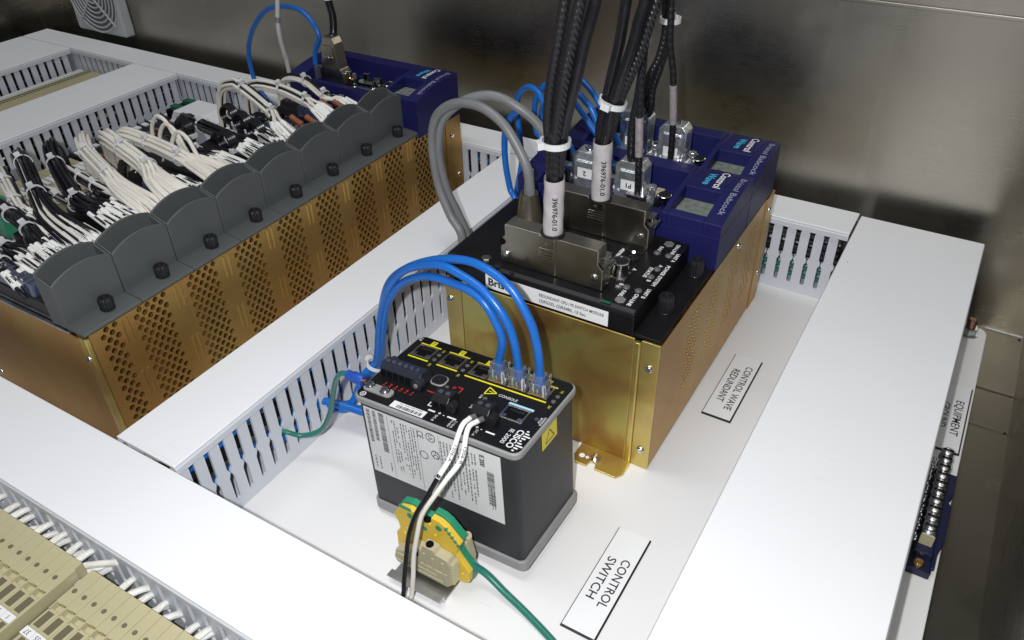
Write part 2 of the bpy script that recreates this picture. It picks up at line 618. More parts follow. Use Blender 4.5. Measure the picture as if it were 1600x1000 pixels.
def tie_ring(b, c, d, r, wdt=3.2, th=1.1, n=20, head=None):
    """A cable tie: a flat band round a bundle plus its square head."""
    c, d = Vector(c), Vector(d).normalized()
    u, w = frame(d)
    vs, fs = [], []
    for i in range(n):
        a = 2 * math.pi * i / n
        e = u * math.cos(a) + w * math.sin(a)
        for rr, hh in ((r, -wdt / 2), (r + th, -wdt / 2), (r + th, wdt / 2), (r, wdt / 2)):
            vs.append(c + e * rr + d * hh)
    for i in range(n):
        j = (i + 1) % n
        for k in range(4):
            fs.append((i * 4 + k, j * 4 + k, j * 4 + (k + 1) % 4, i * 4 + (k + 1) % 4))
    b.add(vs, fs)
    if head is not None:
        e = Vector(head)
        e = (e - d * e.dot(d)).normalized()
        s = d.cross(e)
        q = c + e * (r + th + 1.2)
        hs = 3.4 if wdt > 3.5 else 2.6
        vs = [q + e * a * 2.2 + s * bb * hs + d * cc * (hs * 0.75) for a in (-1, 1) for bb, cc in ((-1, -1), (1, -1), (1, 1), (-1, 1))]
        b.add(vs, [(0, 3, 2, 1), (4, 5, 6, 7), (0, 1, 5, 4), (1, 2, 6, 5), (2, 3, 7, 6), (3, 0, 4, 7)])
    return b


def perforated(b, u0, u1, v0, v1, fields, r, cw, rh, to3, hv=None):
    """Sheet in (u,v) with staggered rows of real round holes in the given u-ranges; to3(u, v, depth) -> xyz."""
    n = 12

    def rect(a, c, d, e):
        if c - a > 0.01 and e - d > 0.01:
            b.add([to3(a, d, 0), to3(c, d, 0), to3(c, e, 0), to3(a, e, 0)], [(0, 1, 2, 3)])

    def cell(a, v):
        cu, cv = a + cw / 2, v + rh / 2
        hole = [(cu + r * math.cos(2 * math.pi * k / n), cv + r * math.sin(2 * math.pi * k / n)) for k in range(n)]
        cor = [(a + cw, v + rh), (a, v + rh), (a, v), (a + cw, v)]
        mid = [(a + cw, cv), (cu, v + rh), (a, cv), (cu, v)]
        vs = [to3(p[0], p[1], 0) for p in hole] + [to3(p[0], p[1], 1.2) for p in hole] + [to3(*p, 0) for p in cor] + [to3(*p, 0) for p in mid]
        fs = [(k, (k + 1) % n, n + (k + 1) % n, n + k) for k in range(n)]
        q = n // 4
        for s in range(4):
            ks = [(s * q + t) % n for t in range(q + 1)]
            fs.append((2 * n + 4 + s, 2 * n + s, 2 * n + 4 + (s + 1) % 4) + tuple(ks[::-1]))
        b.add(vs, fs)
    cur = u0
    for f0, f1 in fields:
        rect(cur, f0, v0, v1)
        v, row = (v0, 0) if hv is None else (hv[0], 0)
        rect(f0, f1, v0, v)
        while v + rh <= (v1 if hv is None else hv[1]) + 1e-6:
            a = f0 + (cw / 2 if row % 2 else 0)
            rect(f0, a, v, v + rh)
            while a + cw <= f1 + 1e-6:
                cell(a, v)
                a += cw
            rect(a, f1, v, v + rh)
            v += rh
            row += 1
        rect(f0, f1, v, v1)
        cur = f1
    rect(cur, u1, v0, v1)
    return b


PATHS = {
 'blue_a': [(-232,359,121),(-229,358,134),(-231,359,150),(-236,360,163),(-245,361,175),(-258,363,180),(-275,366,179),(-296,370,175),(-314,373,166),(-332,376,151),(-347,378,128),(-356,380,102),(-364,382,75),(-372,383,57)],
 'blue_b': [(-218,359,121),(-218,359,134),(-221,359,150),(-226,360,164),(-235,361,176),(-249,363,185),(-266,365,189),(-284,368,189),(-306,371,180),(-324,373,168),(-340,375,148),(-352,377,123),(-360,378,96),(-365,379,75),(-371,380,59)],
 'blue_c': [(-201,359,121),(-202,359,133),(-203,359,149),(-207,360,166),(-213,361,178),(-225,363,192),(-241,365,199),(-260,369,199),(-281,372,193),(-303,376,182),(-324,379,168),(-343,382,150),(-355,384,128),(-363,385,99),(-366,386,75),(-373,387,52)],
 'gray_a': [(-293,505,180),(-296,505,200),(-306,507,216),(-320,509,231),(-340,512,239),(-361,516,238),(-379,519,231),(-394,522,218),(-401,523,200),(-402,523,179),(-398,522,152),(-386,520,126),(-373,518,104),(-388,522,40)],
 'gray_b': [(-255,560,180),(-299,551,196),(-304,550,208),(-313,548,220),(-325,544,230),(-340,541,237),(-354,538,238),(-370,534,233),(-384,530,223),(-394,528,210),(-398,527,190),(-398,527,172),(-393,528,144),(-384,530,122),(-376,532,93),(-388,530,40)],
 'bluef_a': [(-300,580,165),(-298,559,183),(-308,562,197),(-317,566,207),(-329,569,214),(-341,573,215),(-354,578,205),(-362,580,189),(-364,581,169),(-362,580,151),(-358,579,133),(-353,577,116),(-398,592,60)],
 'bluef_b': [(-300,604,165),(-342,618,203),(-351,622,212),(-366,629,213),(-380,635,201),(-383,636,186),(-381,635,167),(-378,634,145),(-378,634,128),(-396,640,60)],
 'bluef_c': [(-290,640,165),(-333,648,204),(-349,652,209),(-362,656,207),(-373,658,194),(-377,659,176),(-375,659,156),(-369,657,144),(-380,660,60)],
 'bluef_d': [(-270,636,165),(-300,645,202),(-310,648,212),(-324,653,219),(-334,656,220),(-346,660,212),(-361,666,198),(-372,669,180),(-374,670,156),(-340,655,80)],
 'bluef_e': [(-262,600,165),(-285,602,211),(-294,604,220),(-306,606,227),(-319,608,227),(-331,610,217),(-338,612,200),(-340,612,184),(-330,612,80)],
 'bluel': [(-660,678,150),(-667,679,172),(-668,680,185),(-671,680,201),(-679,681,216),(-697,684,226),(-725,688,226),(-758,694,218),(-785,698,201),(-808,702,178),(-821,704,155),(-823,704,134),(-819,703,114),(-808,702,100),(-736,690,40)],
 'whitel': [(-721,672,158),(-721,670,176),(-721,668,195),(-721,669,213),(-720,674,237),(-719,678,257)],
 'blackl': [(-654,690,206),(-655,690,224),(-658,690,241),(-658,690,261)],
 'bb1_0': [(-251,458,180),(-250,458,212),(-250,458,250),(-251,458,270),(-249,458,292),(-245,459,318),(-241,460,346),(-238,461,368)],
 'bb1_1': [(-244,453,184),(-243,453,216),(-243,453,254),(-241,454,273),(-238,454,295),(-234,456,320),(-229,457,348),(-225,458,370)],
 'bb1_2': [(-242,458,182),(-242,459,214),(-241,459,252),(-238,460,272),(-233,461,294),(-228,462,320),(-222,464,347),(-218,465,369)],
 'bb2_0': [(-244,523,187),(-244,523,217),(-242,523,238),(-239,524,258),(-236,525,278),(-232,526,301),(-230,526,318),(-229,527,331),(-227,527,356)],
 'bb2_1': [(-236,517,191),(-236,517,221),(-234,518,242),(-231,519,261),(-226,520,281),(-220,522,304),(-217,523,321),(-214,524,334),(-212,525,358)],
 'bb2_2': [(-235,523,189),(-235,523,219),(-233,524,240),(-229,525,260),(-223,527,279),(-216,530,302),(-212,531,320),(-209,532,332),(-206,533,357)],
 'bc1': [(-235,570,197),(-236,570,222),(-233,571,248),(-232,572,268),(-232,572,292),(-231,572,320),(-231,572,342)],
 'bc1b': [(-225,565,175),(-226,564,204),(-227,563,226),(-228,562,252),(-228,562,277),(-227,563,300),(-226,564,323)],
 'bc2': [(-251,646,208),(-251,646,225),(-247,647,242),(-243,649,264),(-242,649,285),(-244,648,300),(-246,648,320)],
 'bc2b': [(-225,637,177),(-226,637,204),(-228,636,227),(-230,635,249),(-234,633,270),(-235,632,290),(-236,632,305),(-236,632,324)],
 'bc2c': [(-253,638,221),(-252,639,238),(-246,642,255),(-243,644,276),(-244,643,292),(-247,642,321)],
}


# ------------------------------------------------------------------ the setting
pb = MB()
pb.prism([(-1432, -260), (68, -260), (68, 756)] + [(58 + 10 * math.cos(math.radians(a)), 758 + 10 * math.sin(math.radians(a))) for a in (0, 22, 45, 68, 90)] + [(-1432, 768)], 'z', -4, 0)
tag(pb.obj('back_panel', 'panel', bevel=0.8), kind='structure')
tag(MB().box(-1460, 106, 815, 818, -30, 276).obj('back_wall', 'steel'), kind='structure')
tag(MB().box(104, 107, -300, 814.9, -30, 276).obj('side_wall', 'steel'), kind='structure')
tag(MB().box(-1463, -1460, -300, 814.9, -30, 276).obj('far_side_wall', 'steel'), kind='structure')
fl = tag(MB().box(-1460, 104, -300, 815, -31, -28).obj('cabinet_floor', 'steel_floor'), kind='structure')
MB().box(69, 103.8, 711, 713.5, -28, -26.6).obj('weld_seam', 'steel_floor', fl, bevel=0.5)
MB().box(69, 103.8, 655, 656.5, -28, -27.0).obj('weld_seam', 'steel_floor', fl, bevel=0.4)
MB().box(69, 103.8, 813, 814.8, -28, -26.6).obj('weld_bead', 'zinc', fl, bevel=0.6)
for yy in (655.8, 712.2, 809):
    MB().lathe((101, yy, -28), ZP, [(1.5, 0), (1.1, 1.0), (0.4, 1.3)], 10).obj('weld_spot', 'black_metal', fl, smooth=True)
lp = MB().box(-1460, 107, 800, 818.3, 276.2, 280)
lp.box(-1460, 107, 800, 803, 280, 300)
tag(lp.obj('cabinet_rim', 'steel', bevel=1.0), kind='structure')

# ------------------------------------------------------------------ slotted wiring ducts
ZT, ZC, PITCH = 74.0, 82.0, 13.6


def finger_mesh(axis):
    hw, bw = 4.45, 6.8
    poly = [(-bw, 9), (bw, 9), (bw, 10.2), (hw + 0.3, 11.5), (hw, 34), (bw - 0.45, 38.2), (bw - 0.45, 40.2), (hw, 43.5), (hw, 70), (hw - 1.2, 74.5), (-hw + 1.2, 74.5), (-hw, 70),
            (-hw, 43.5), (-bw + 0.45, 40.2), (-bw + 0.45, 38.2), (-hw, 34), (-hw - 0.3, 11.5), (-bw, 10.2)]
    b = MB()
    b.prism(poly, 'x' if axis == 'y' else 'y', -1.0, 1.0)
    return b.mesh('finger', 'duct')


FM = {'x': finger_mesh('x'), 'y': finger_mesh('y')}


def duct(label, axis, a0, a1, b0, b1, front, f0, f1, cover0=None, cover1=None):
    """A duct along `axis` from a0 to a1 and b0..b1 wide; the wall at `front` gets single fingers between f0 and f1."""
    base = ((b0 + b1) / 2, (a0 + a1) / 2, 0) if axis == 'y' else ((a0 + a1) / 2, (b0 + b1) / 2, 0)
    t = thing('wiring_duct', label, 'wiring duct', base)
    c0 = a0 if cover0 is None else cover0
    c1 = a1 if cover1 is None else cover1

    def bx(b, p0, p1, q0, q1, z0, z1):
        if axis == 'y':
            b.box(q0, q1, p0, p1, z0, z1)
        else:
            b.box(p0, p1, q0, q1, z0, z1)
        return b
    bx(MB(), a0 + 1, a1 - 1, b0 + 1.2, b1 - 1.2, 0.4, 2.4).obj('base_strip', 'duct', t)
    other = b0 if front == b1 else b1
    sgn = 1 if front == b0 else -1
    fr = front + sgn * 1.4
    ot = other - sgn * 1.4
    bx(MB(), a0 + 1, a1 - 1, fr - 1, fr + 1, 0.3, 9.0).obj('wall_foot', 'duct', t)
    w = MB()                                             # the wall nobody sees from here, slotted as well
    bx(w, a0 + 1, a1 - 1, ot - 1, ot + 1, 0.3, 10)
    k = a0 + 8
    while k < a1 - 6:
        bx(w, k - 4.4, k + 4.4, ot - 1, ot + 1, 10, 75)
        k += PITCH
    w.obj('rear_wall', 'duct', t)
    if f0 > a0 + 10:
        bx(MB(), a0 + 1, f0 - 6.9, fr - 1, fr + 1, 9.0, 75).obj('plain_wall', 'duct', t)
    if f1 < a1 - 10:
        bx(MB(), f1 + 6.9, a1 - 1, fr - 1, fr + 1, 9.0, 75).obj('plain_wall', 'duct', t)
    k = f0
    while k <= f1:
        place(FM[axis], 'finger', t, (fr, k, 0) if axis == 'y' else (k, fr, 0))
        k += PITCH
    ax = 'y' if axis == 'y' else 'x'
    prof = [(b0 - 0.7, 79.9), (b1 + 0.7, 79.9), (b1 + 0.7, 81.5), (b1 + 0.2, 82), (b0 - 0.2, 82), (b0 - 0.7, 81.5)]
    MB().prism(prof, ax, c0, c1).obj('cover', 'cover', t, bevel=0.3)
    for q0, q1 in ((b0 - 1.5, b0 - 0.1), (b1 + 0.1, b1 + 1.5)):
        MB().prism([(q0, 73.4), (q1, 73.4), (q1, 79.7), (q0 if q0 > b1 else q0 + 0.7, 79.7), (q0, 78.6)] if q0 < b0 else [(q0, 73.4), (q1, 73.4), (q1, 78.6), (q1 - 0.7, 79.7), (q0, 79.7)], ax, c0 + 0.2, c1 - 0.2).obj('cover_lip', 'duct', t, bevel=0.25)
    return t


duct('white slotted duct between the two gold chassis, blue cables looping into it', 'y', 203.4, 738, -460, -401, -401, 209, 731)
duct('wide plain white duct cover along the right side beside the ground bar', 'y', -120, 781, -71, 39, -71, 230, 770)
duct('long white duct across the near side, white wires leaving its slots to beige terminals', 'x', -1120, -73, 138.4, 200.6, 138.4, -640 + 3.2, -200)
duct('long white duct along the far side in front of the steel wall', 'x', -1402, -74, 741, 785, 741, -1270, -80)
duct('white slotted duct left of the wire bundles, beside the black marker strip', 'y', 203.4, 738, -1119, -1026, -1026, 430, 732)
duct('farthest white duct at the left end beyond the far beige terminals', 'y', 203.4, 738, -1402, -1276, -1276, 590, 732)

# ------------------------------------------------------------------ cables lying inside the ducts, seen through the slots


def duct_cable(pts, r, m, label, group):
    o = MB().tube(pts, r, 8, 3).obj('duct_cable', m, None, smooth=True)
    return tag(o, label, 'cable', group)


def wob(a0, a1, n, fx, amp=2.5):
    return [fx(a0 + (a1 - a0) * i / n, random.uniform(-amp, amp), random.uniform(-amp, amp)) for i in range(n + 1)]


for x, z, r, m, y0, y1 in ((-408, 66, 3, 'blue', 226, 420), (-414, 60, 3, 'blue', 218, 520), (-409, 34, 3, 'blue', 212, 410), (-416, 27, 3, 'blue', 215, 500), (-408, 20, 2.8, 'blue', 290, 460)):
    duct_cable(wob(y0, y1, 9, lambda a, p, q: (x + p * .4, a, z + q)), r, m, 'blue cable inside the duct between the gold chassis, seen through its slots', 'blue cables inside the middle duct')
for x, z, r, m in ((-409, 54, 3.5, 'black_cable'), (-411, 46, 3.2, 'black_cable'), (-418, 50, 4, 'black_cable'), (-420, 40, 4, 'black_cable'), (-424, 64, 4, 'black_cable')):
    duct_cable(wob(207, 735, 14, lambda a, p, q: (x + p * .4, a, z + q)), r, m, 'black cable inside the duct between the gold chassis, seen through its slots', 'black cables inside the middle duct')
for x, z, r, m in ((-416, 56, 3.2, 'grey_cable'), (-430, 34, 4, 'grey_cable')):
    duct_cable(wob(207, 735, 14, lambda a, p, q: (x + p * .4, a, z + q)), r, m, 'grey cable inside the duct between the gold chassis, seen through its slots', 'grey cables inside the middle duct')
for y, z, r, m in ((747, 66, 3.2, 'black_cable'), (749, 58, 3.4, 'black_cable'), (748, 48, 3.4, 'black_cable'), (755, 40, 4, 'black_cable')):
    duct_cable(wob(-1260, -80, 24, lambda a, p, q: (a, y + p * .4, z + q)), r, m, 'black cable inside the far duct, seen through its slots', 'black cables inside the far duct')
for y, z in ((748, 26), (748, 18), (752, 32)):
    duct_cable(wob(-330, -80, 8, lambda a, p, q: (a, y + p * .4, z + q * .5)), 2.4, 'green_wire', 'green wire low inside the far duct beside the violet modules', 'green wires inside the far duct')
for y, z in ((747, 60), (747, 30)):
    duct_cable(wob(-515, -380, 5, lambda a, p, q: (a, y + p * .4, z + q * .5)), 3, 'blue', 'blue cable inside the far duct between the two chassis', 'blue cables inside the far duct')
for k in range(9):
    duct_cable(wob(420, 735, 8, lambda a, p, q: (-1036 - (k % 2) * 6 + p * .4, a, 12 + k * 7 + q)), 3.6, 'black_cable', 'black cable inside the left duct behind the wire bundles', 'black cables inside the left duct')
for k in range(8):
    duct_cable(wob(590, 735, 5, lambda a, p, q: (-1288 - (k % 2) * 6 + p * .4, a, 14 + k * 8 + q)), 4, 'black_cable', 'black cable inside the farthest left duct', 'black cables inside the farthest duct')
for k in range(8):
    duct_cable(wob(-1100, -90, 22, lambda a, p, q: (a, 148 + (k % 2) * 5 + p * .4, 12 + k * 7 + q)), 3.4, 'black_cable', 'black cable inside the near duct behind the short white wires', 'black cables inside the near duct')


# ------------------------------------------------------------------ the left rack
def rib_pair(parent, x, y, z0, z1, sgn=1):
    """Two pressed louvre ribs on a side sheet at plane x."""
    for dy in (-2.6, 2.6):
        b = MB()
        b.add([(x, y + dy - 1.3, z0), (x, y + dy + 1.3, z0), (x + sgn * 1.1, y + dy, z0 + 1.5), (x, y + dy - 1.3, z1), (x, y + dy + 1.3, z1), (x + sgn * 1.1, y + dy, z1 - 1.5)],
              [(0, 1, 2), (4, 3, 5), (0, 2, 5, 3), (2, 1, 4, 5)])
        b.obj('pressed_rib', 'gold_side', parent)


LX, LY0, LY1 = -518.0, 236.0, 730.0
lc = thing('rack_chassis', 'long gold chromate chassis with perforated side holding grey cards and one violet module', 'chassis', (-610, 236, 0))
MB().box(-704, LX - 9, LY0, LY0 + 1.6, 0.5, 122).obj('front_plate', 'gold_side', lc, bevel=0.4)
MB().prism([(LX - 9, LY0 + 1.2), (LX - 7.4, LY0 - 0.6), (LX - 0.6, LY0 - 0.6), (LX - 0.2, LY0 + 0.6), (LX - 0.2, LY0 + 3), (LX - 9, LY0 + 3)], 'z', 0.5, 124).obj('corner_flange', 'gold_edge', lc, bevel=0.3)
sp = MB()
perforated(sp, LY0 + 3.2, 700, 3, 125.6, [(245.5, 245.5 + 7.7 * 2 + 3.85)] + [(275.5 + 52 * k, 275.5 + 52 * k + 7.7 * 4 + 3.85) for k in range(8)], 2.42, 7.7, 5.1,
           lambda u, v, d: (LX - d, u, v))
sp.obj('side_plate', 'gold_side', lc)
for k in range(9):
    yc = 268.5 + 52 * k
    if k:
        yc -= 0.5
    rib_pair(lc, LX, yc, 102, 124)
    rib_pair(lc, LX, yc + 2, 46, 72)
MB().box(LX - 1, LX + 0.6, 700.2, LY1, 0.5, 124).obj('end_flange', 'gold_side', lc, bevel=0.3)
MB().box(-704, LX - 1.5, LY1 - 2, LY1, 0.5, 122).obj('rear_plate', 'gold', lc)
MB().box(-704, -702.4, LY0 + 2, LY1 - 2.2, 0.5, 122).obj('inner_side_plate', 'gold', lc)
MB().box(-700, LX - 21, LY0 + 4, LY1 - 6, 2, 119).obj('dark_filler_block', 'dark', lc)  # added solid block, near-black in place of the unlit interior
MB().box(LX - 19.2, LX - 18.2, LY0 + 4, LY1 - 31, 2, 121).obj('hole_shading_sheet', 'gold_side', lc)  # added sheet behind the holes, gives them their crescent shading
MB().box(-704, LX - 20, LY0 - 0.4, LY0 + 2.2, 122.2, 124.4).box(-704, LX - 22, LY0 + 3.2, LY0 + 6.0, 121, 126.5).obj('card_rail', 'zinc', lc, bevel=0.4)
MB().prism([(LY0 + 6.5, 120), (LY0 + 10.5, 120), (LY0 + 10.5, 124), (LY0 + 8, 126)], 'x', -704, LX - 38).obj('card_rail', 'grey', lc, bevel=0.3)
for c in ((LX - 4.2, LY0 - 0.6, 105), (LX - 4.2, LY0 - 0.6, 25), (-692, LY0, 22)):
    screw(lc, c, YN, 2.7)
for c in ((LX + 0.6, 712, 101), (LX + 0.6, 722, 49)):
    screw(lc, c, XP, 3.0, 'chrome')


def arc8(y, w=52.0, e=39.0, h=6.6):
    q = (y - w * 0.52) / (w * 0.5)
    return e + h * (1 - q * q)


def io_card():
    t = thing('interface_card', 'x', 'interface card', (LX, LY0, 126), 'grey interface cards in the long chassis')
    X, Y, Z = LX, LY0, 126
    ys = [0.35 + (51.3) * k / 14 for k in range(15)]

    def arc(dz):
        return [(Y + y, Z + arc8(y) - dz) for y in ys]
    b = MB()
    b.prism([(Y + 0.9, Z + 1)] + [(Y + 51.1, Z + 1)] + [(min(max(q[0], Y + 0.9), Y + 51.1), q[1]) for q in arc(13)][::-1], 'x', X - 36.4, X - 20.6)
    b.prism([(Y + 0.35, Z)] + [(Y + 51.65, Z)] + arc(-5.5)[::-1], 'x', X - 38.2, X - 36.3)
    b.prism([(Y + 0.35, Z)] + [(Y + 51.65, Z)] + arc(0)[::-1], 'x', X - 20.9, X - 19.0)
    b.prism([(X - 36.6, Z + 0.3), (X - 20.4, Z + 0.3), (X - 20.4, Z + 38.6), (X - 36.6, Z + 44)], 'y', Y + 0.45, Y + 2.0)
    b.prism([(X - 36.6, Z + 0.3), (X - 20.4, Z + 0.3), (X - 20.4, Z + 38.6), (X - 36.6, Z + 44)], 'y', Y + 50.0, Y + 51.55)
    b.obj('wing_cover', 'grey', t, smooth=True, bevel=0.6)
    MB().prism([(X - 19.3, Z), (X, Z), (X, Z + 1.6), (X - 1.2, Z + 2.6), (X - 19.3, Z + 4.6)], 'y', Y + 0.35, Y + 51.65).obj('ledge', 'grey', t, bevel=0.35)
    knurl(t, (X - 12.5, Y + 31, Z + 3.4), 5.6, 10.5)
    tb = MB()
    tb.prism([(Y + 4, Z - 2), (Y + 48, Z - 2), (Y + 48, Z + 8), (Y + 40, Z + 9), (Y + 38, Z + 17), (Y + 22, Z + 17), (Y + 20, Z + 12), (Y + 5, Z + 11)], 'x', X - 172, X - 40)
    blk = tb.obj('terminal_block', 'black', t, bevel=0.5)
    sc = MB()
    fw = MB()
    for k in range(14):
        x = X - 166 + k * 9
        sc.cyl((x, Y + 26.5, Z + 16.6), ZP, 2.1, 0.9, 10)
        fw.box(x - 3.2, x + 3.2, Y + 40.4, Y + 46, Z + 8.4, Z + 9.6)
    sc.obj('terminal_screw', 'chrome', blk)
    fw.obj('wire_entry', 'zinc', blk)
    wn = MB().prism([(Y + 6, Z + 11), (Y + 19, Z + 12), (Y + 17, Z + 23), (Y + 8, Z + 22)], 'x', X - 132, X - 62).obj('smoked_window', 'smoke', t, bevel=0.8)
    cl = MB()
    for k in range(9):
        cl.box(X - 129 + 7.4 * k, X - 126 + 7.4 * k, Y + 8.2, Y + 16.8, Z + 21.4, Z + 23.4)
    cl.obj('contact', 'chrome', wn)
    return t


CARD = ['grey interface card at the near end of the long gold chassis, its end face showing', 'second grey card from the near end of the long gold chassis',
        'third grey card from the near end of the long gold chassis', 'fourth grey card from the near end of the long gold chassis',
        'fourth grey card counted back from the violet module', 'third grey card counted back from the violet module',
        'second grey card counted back from the violet module', 'grey card touching the violet module on the long chassis']
card = io_card()
card['label'] = CARD[0]
for i in range(1, 8):
    copy_tree(card, (LX, LY0 + 52 * i, 126), CARD[i])


# ------------------------------------------------------------------ violet processor modules
CW, CL = 78.0, 184.0


def arcz(y):
    q = (y - 58) / 58
    return 41 + 8.5 * (1 - q * q)


def lay(o, org, zf):
    """Lay flat lettering on the curved top."""
    for v in o.data.vertices:
        v.co.z = (zf(v.co.y / S) + 0.18) * S
    return o


def cpu(label, org):
    t = thing('processor_module', label, 'processor module', org)
    ox, oy, oz = org

    def arcblock(b, x0, x1, y0, y1, zb):
        n = max(2, int((y1 - y0) / 6))
        pts = [(oy + y0 + (y1 - y0) * k / n, oz + arcz(y0 + (y1 - y0) * k / n)) for k in range(n + 1)]
        b.prism([(oy + y0, oz + zb), (oy + y1, oz + zb)] + pts[::-1], 'x', ox + x0, ox + x1)
    b = MB()
    b.box(ox, ox + CL, oy, oy + CW, oz, oz + 30)
    arcblock(b, 134, 139, 0, CW, 29.9)
    arcblock(b, 139, 169, 0, 7, 29.9)
    arcblock(b, 139, 169, 39, CW, 29.9)
    arcblock(b, 169, CL, 0, CW, 29.9)
    arcblock(b, 0, 20, 0, CW, 29.9)
    arcblock(b, 20.05, 133.95, 60, CW, 29.9)
    b.prism([(oy, oz + 29.9), (oy + 13, oz + 29.9), (oy + 12, oz + 37), (oy, oz + 39)], 'x', ox + 20.05, ox + 133.95)
    b.obj('housing', 'purple', t, bevel=0.5)
    MB().box(ox + 139.2, ox + 168.8, oy + 7.2, oy + 38.8, oz + 30.3, oz + 37).obj('status_window', 'lcd', t)
    d = MB()
    for k in range(7):
        x, y = ox + random.uniform(142, 164), oy + random.uniform(9, 34)
        d.box(x, x + random.uniform(0.8, 2.2), y, y + random.uniform(0.8, 2.0), oz + 37, oz + 37.7)
    tag(d.obj('circuit_part', 'ink_grey', t), kind='stuff')
    MB().box(ox + 26, ox + 122, oy + 22, oy + 50, oz + 30, oz + 30.8).obj('connector_plate', 'dark', t)
    for x_, y_, w_, d_, h_, m_ in ((30, 30, 12, 13, 9, 'nickel'), (46, 27, 5, 5, 12, 'chrome'), (54, 40, 9, 6, 7, 'plated'), (66, 26, 6, 6, 8, 'brass'), (76, 43, 7, 5, 10, 'chrome'), (84, 25, 4, 5, 9, 'plated'),
                                   (92, 42, 8, 6, 7, 'nickel'), (104, 26, 5, 6, 11, 'chrome'), (112, 38, 7, 8, 6, 'beige_clamp'), (118, 27, 3, 4, 9, 'chrome')):
        MB().box(ox + x_, ox + x_ + w_, oy + y_, oy + y_ + d_, oz + 30.9, oz + 30.9 + h_).obj('socket_shell', m_, t, bevel=0.5)
    k = MB().lathe((ox + 126, oy + 26, oz + 30), ZP, [(2.4, 0), (2.2, 7), (5.8, 9.5), (6.0, 12), (5.2, 12.6)], 20).obj('key_barrel', 'chrome', t, smooth=True)
    MB().cyl((ox + 126, oy + 26, oz + 42.2), ZP, 5.0, 0.8, 20).obj('key_face', 'black', k)
    zf = lambda y: arcz(y)
    o = text('Control', 6.4, (ox + 162, oy + 59, oz + 40), YN, XP, 'ink_white', t, width=30, bold=0.02)
    lay(o, org, zf)
    o = text('Wave', 6.4, (ox + 152.5, oy + 57, oz + 40), YN, XP, 'ink_cyan', t, width=22, bold=0.02)
    lay(o, org, zf)
    o = text('Bristol Babcock', 5.0, (ox + 178, oy + 41, oz + 40), YN, XP, 'ink_lilac', t, width=58)
    lay(o, org, zf)
    return t


cpu('violet processor module at the far end of the grey cards on the long chassis', (-700, 650, 122))
cpu('nearer violet processor module, directly behind the black switch module', (-330, 547, 126))
cpu('farther violet processor module, next to the steel wall on the redundant chassis', (-330, 626.2, 126))

# ------------------------------------------------------------------ wire bundles on the long chassis


def wire_bundle(label, start, rise, tie1, tie2, ends, m, n, r=1.75, loop=None, sleeves=True, marks=True, seed=1, spread=(5, 5)):
    """n wires that come out of the duct, are tied twice and fan out to terminals; each wire, sleeve and tie is a part."""
    rnd = random.Random(seed)
    t = thing('wire_bundle', label, 'wire bundle', (start[0], start[1], 0))
    e0, e1 = Vector(ends[0]), Vector(ends[1])
    offs = []
    k = 0
    while len(offs) < n:
        a = k * 2.399
        rr = r * 1.12 * math.sqrt(k)
        offs.append((math.cos(a) * rr, math.sin(a) * rr))
        k += 1
    offs.sort(key=lambda q: q[0])
    R = r * 1.12 * math.sqrt(n) * 0.86 + r * 0.7
    for i in range(n):
        ou, ov = offs[i]
        pts = []
        chain = [start] + list(rise) + [tie1, tie2]
        for q in chain:
            pts.append((q[0] + ou * 0.25 + rnd.uniform(-.5, .5), q[1] + ou, q[2] + ov))
        f = i / max(1, n - 1)
        e = e0.lerp(e1, f) + Vector((rnd.uniform(-14, 2), 0, rnd.uniform(-1.5, 1.5)))
        q2 = Vector(tie2)
        mid = Vector((q2.x * 0.55 + e.x * 0.45, q2.y * 0.28 + e.y * 0.72 + rnd.uniform(-.6, .6), q2.z * 0.5 + e.z * 0.5 + 2 + rnd.uniform(0, 2)))
        pts.append(tuple(mid))
        pts.append(tuple(e))
        pts.append((e.x + 9, e.y, e.z - 8))
        mm = m[i % len(m)]
        w = MB().tube(pts, r, 7, 4).obj('wire', mm, t, smooth=True)
        if sleeves:
            sl = spline(pts, 8)
            L = len(sl)
            seg = sl[L - 8 - 8:L - 7]
            dirv = (seg[-1] - seg[0]).normalized()
            ln = min((seg[-1] - seg[0]).length, 32)
            seg2 = [seg[-1] - dirv * ln, seg[-1] - dirv * ln * 0.5 + Vector((0, 0, 0.2)), seg[-1]]
            s_ = MB().tube(seg2, r * 1.32, 8, 2).obj('marker_sleeve', 'sleeve', w, smooth=True)
            if marks and i % 3 == 0:
                d = MB()
                side = dirv.cross(Vector((0, 0, 1))).normalized()
                upn = side.cross(dirv).normalized()
                for q in range(5):
                    c = seg[-1] - dirv * (ln * (0.25 + 0.11 * q)) + upn * (r * 1.36) + Vector((0, 0, 0.15))
                    d.quad(c - side * 0.5, c + dirv * 1.2 - side * 0.6, c + dirv * 1.2 + side * 0.5, c + side * 0.5)
                tag(d.obj('print', 'ink_grey', w), kind='stuff')
    b = MB()
    for p, q in ((rise[-1] if rise else start, tie1), (tie1, tie2)):
        dd = Vector(q) - Vector(p)
        bb = MB()
        tie_ring(bb, Vector(q) + Vector((0, 0, 0)), dd, R, 2.6, 0.8, 18, head=(0.1, -0.3, 1))
        bb.obj('cable_tie', 'tie', t)
    return t


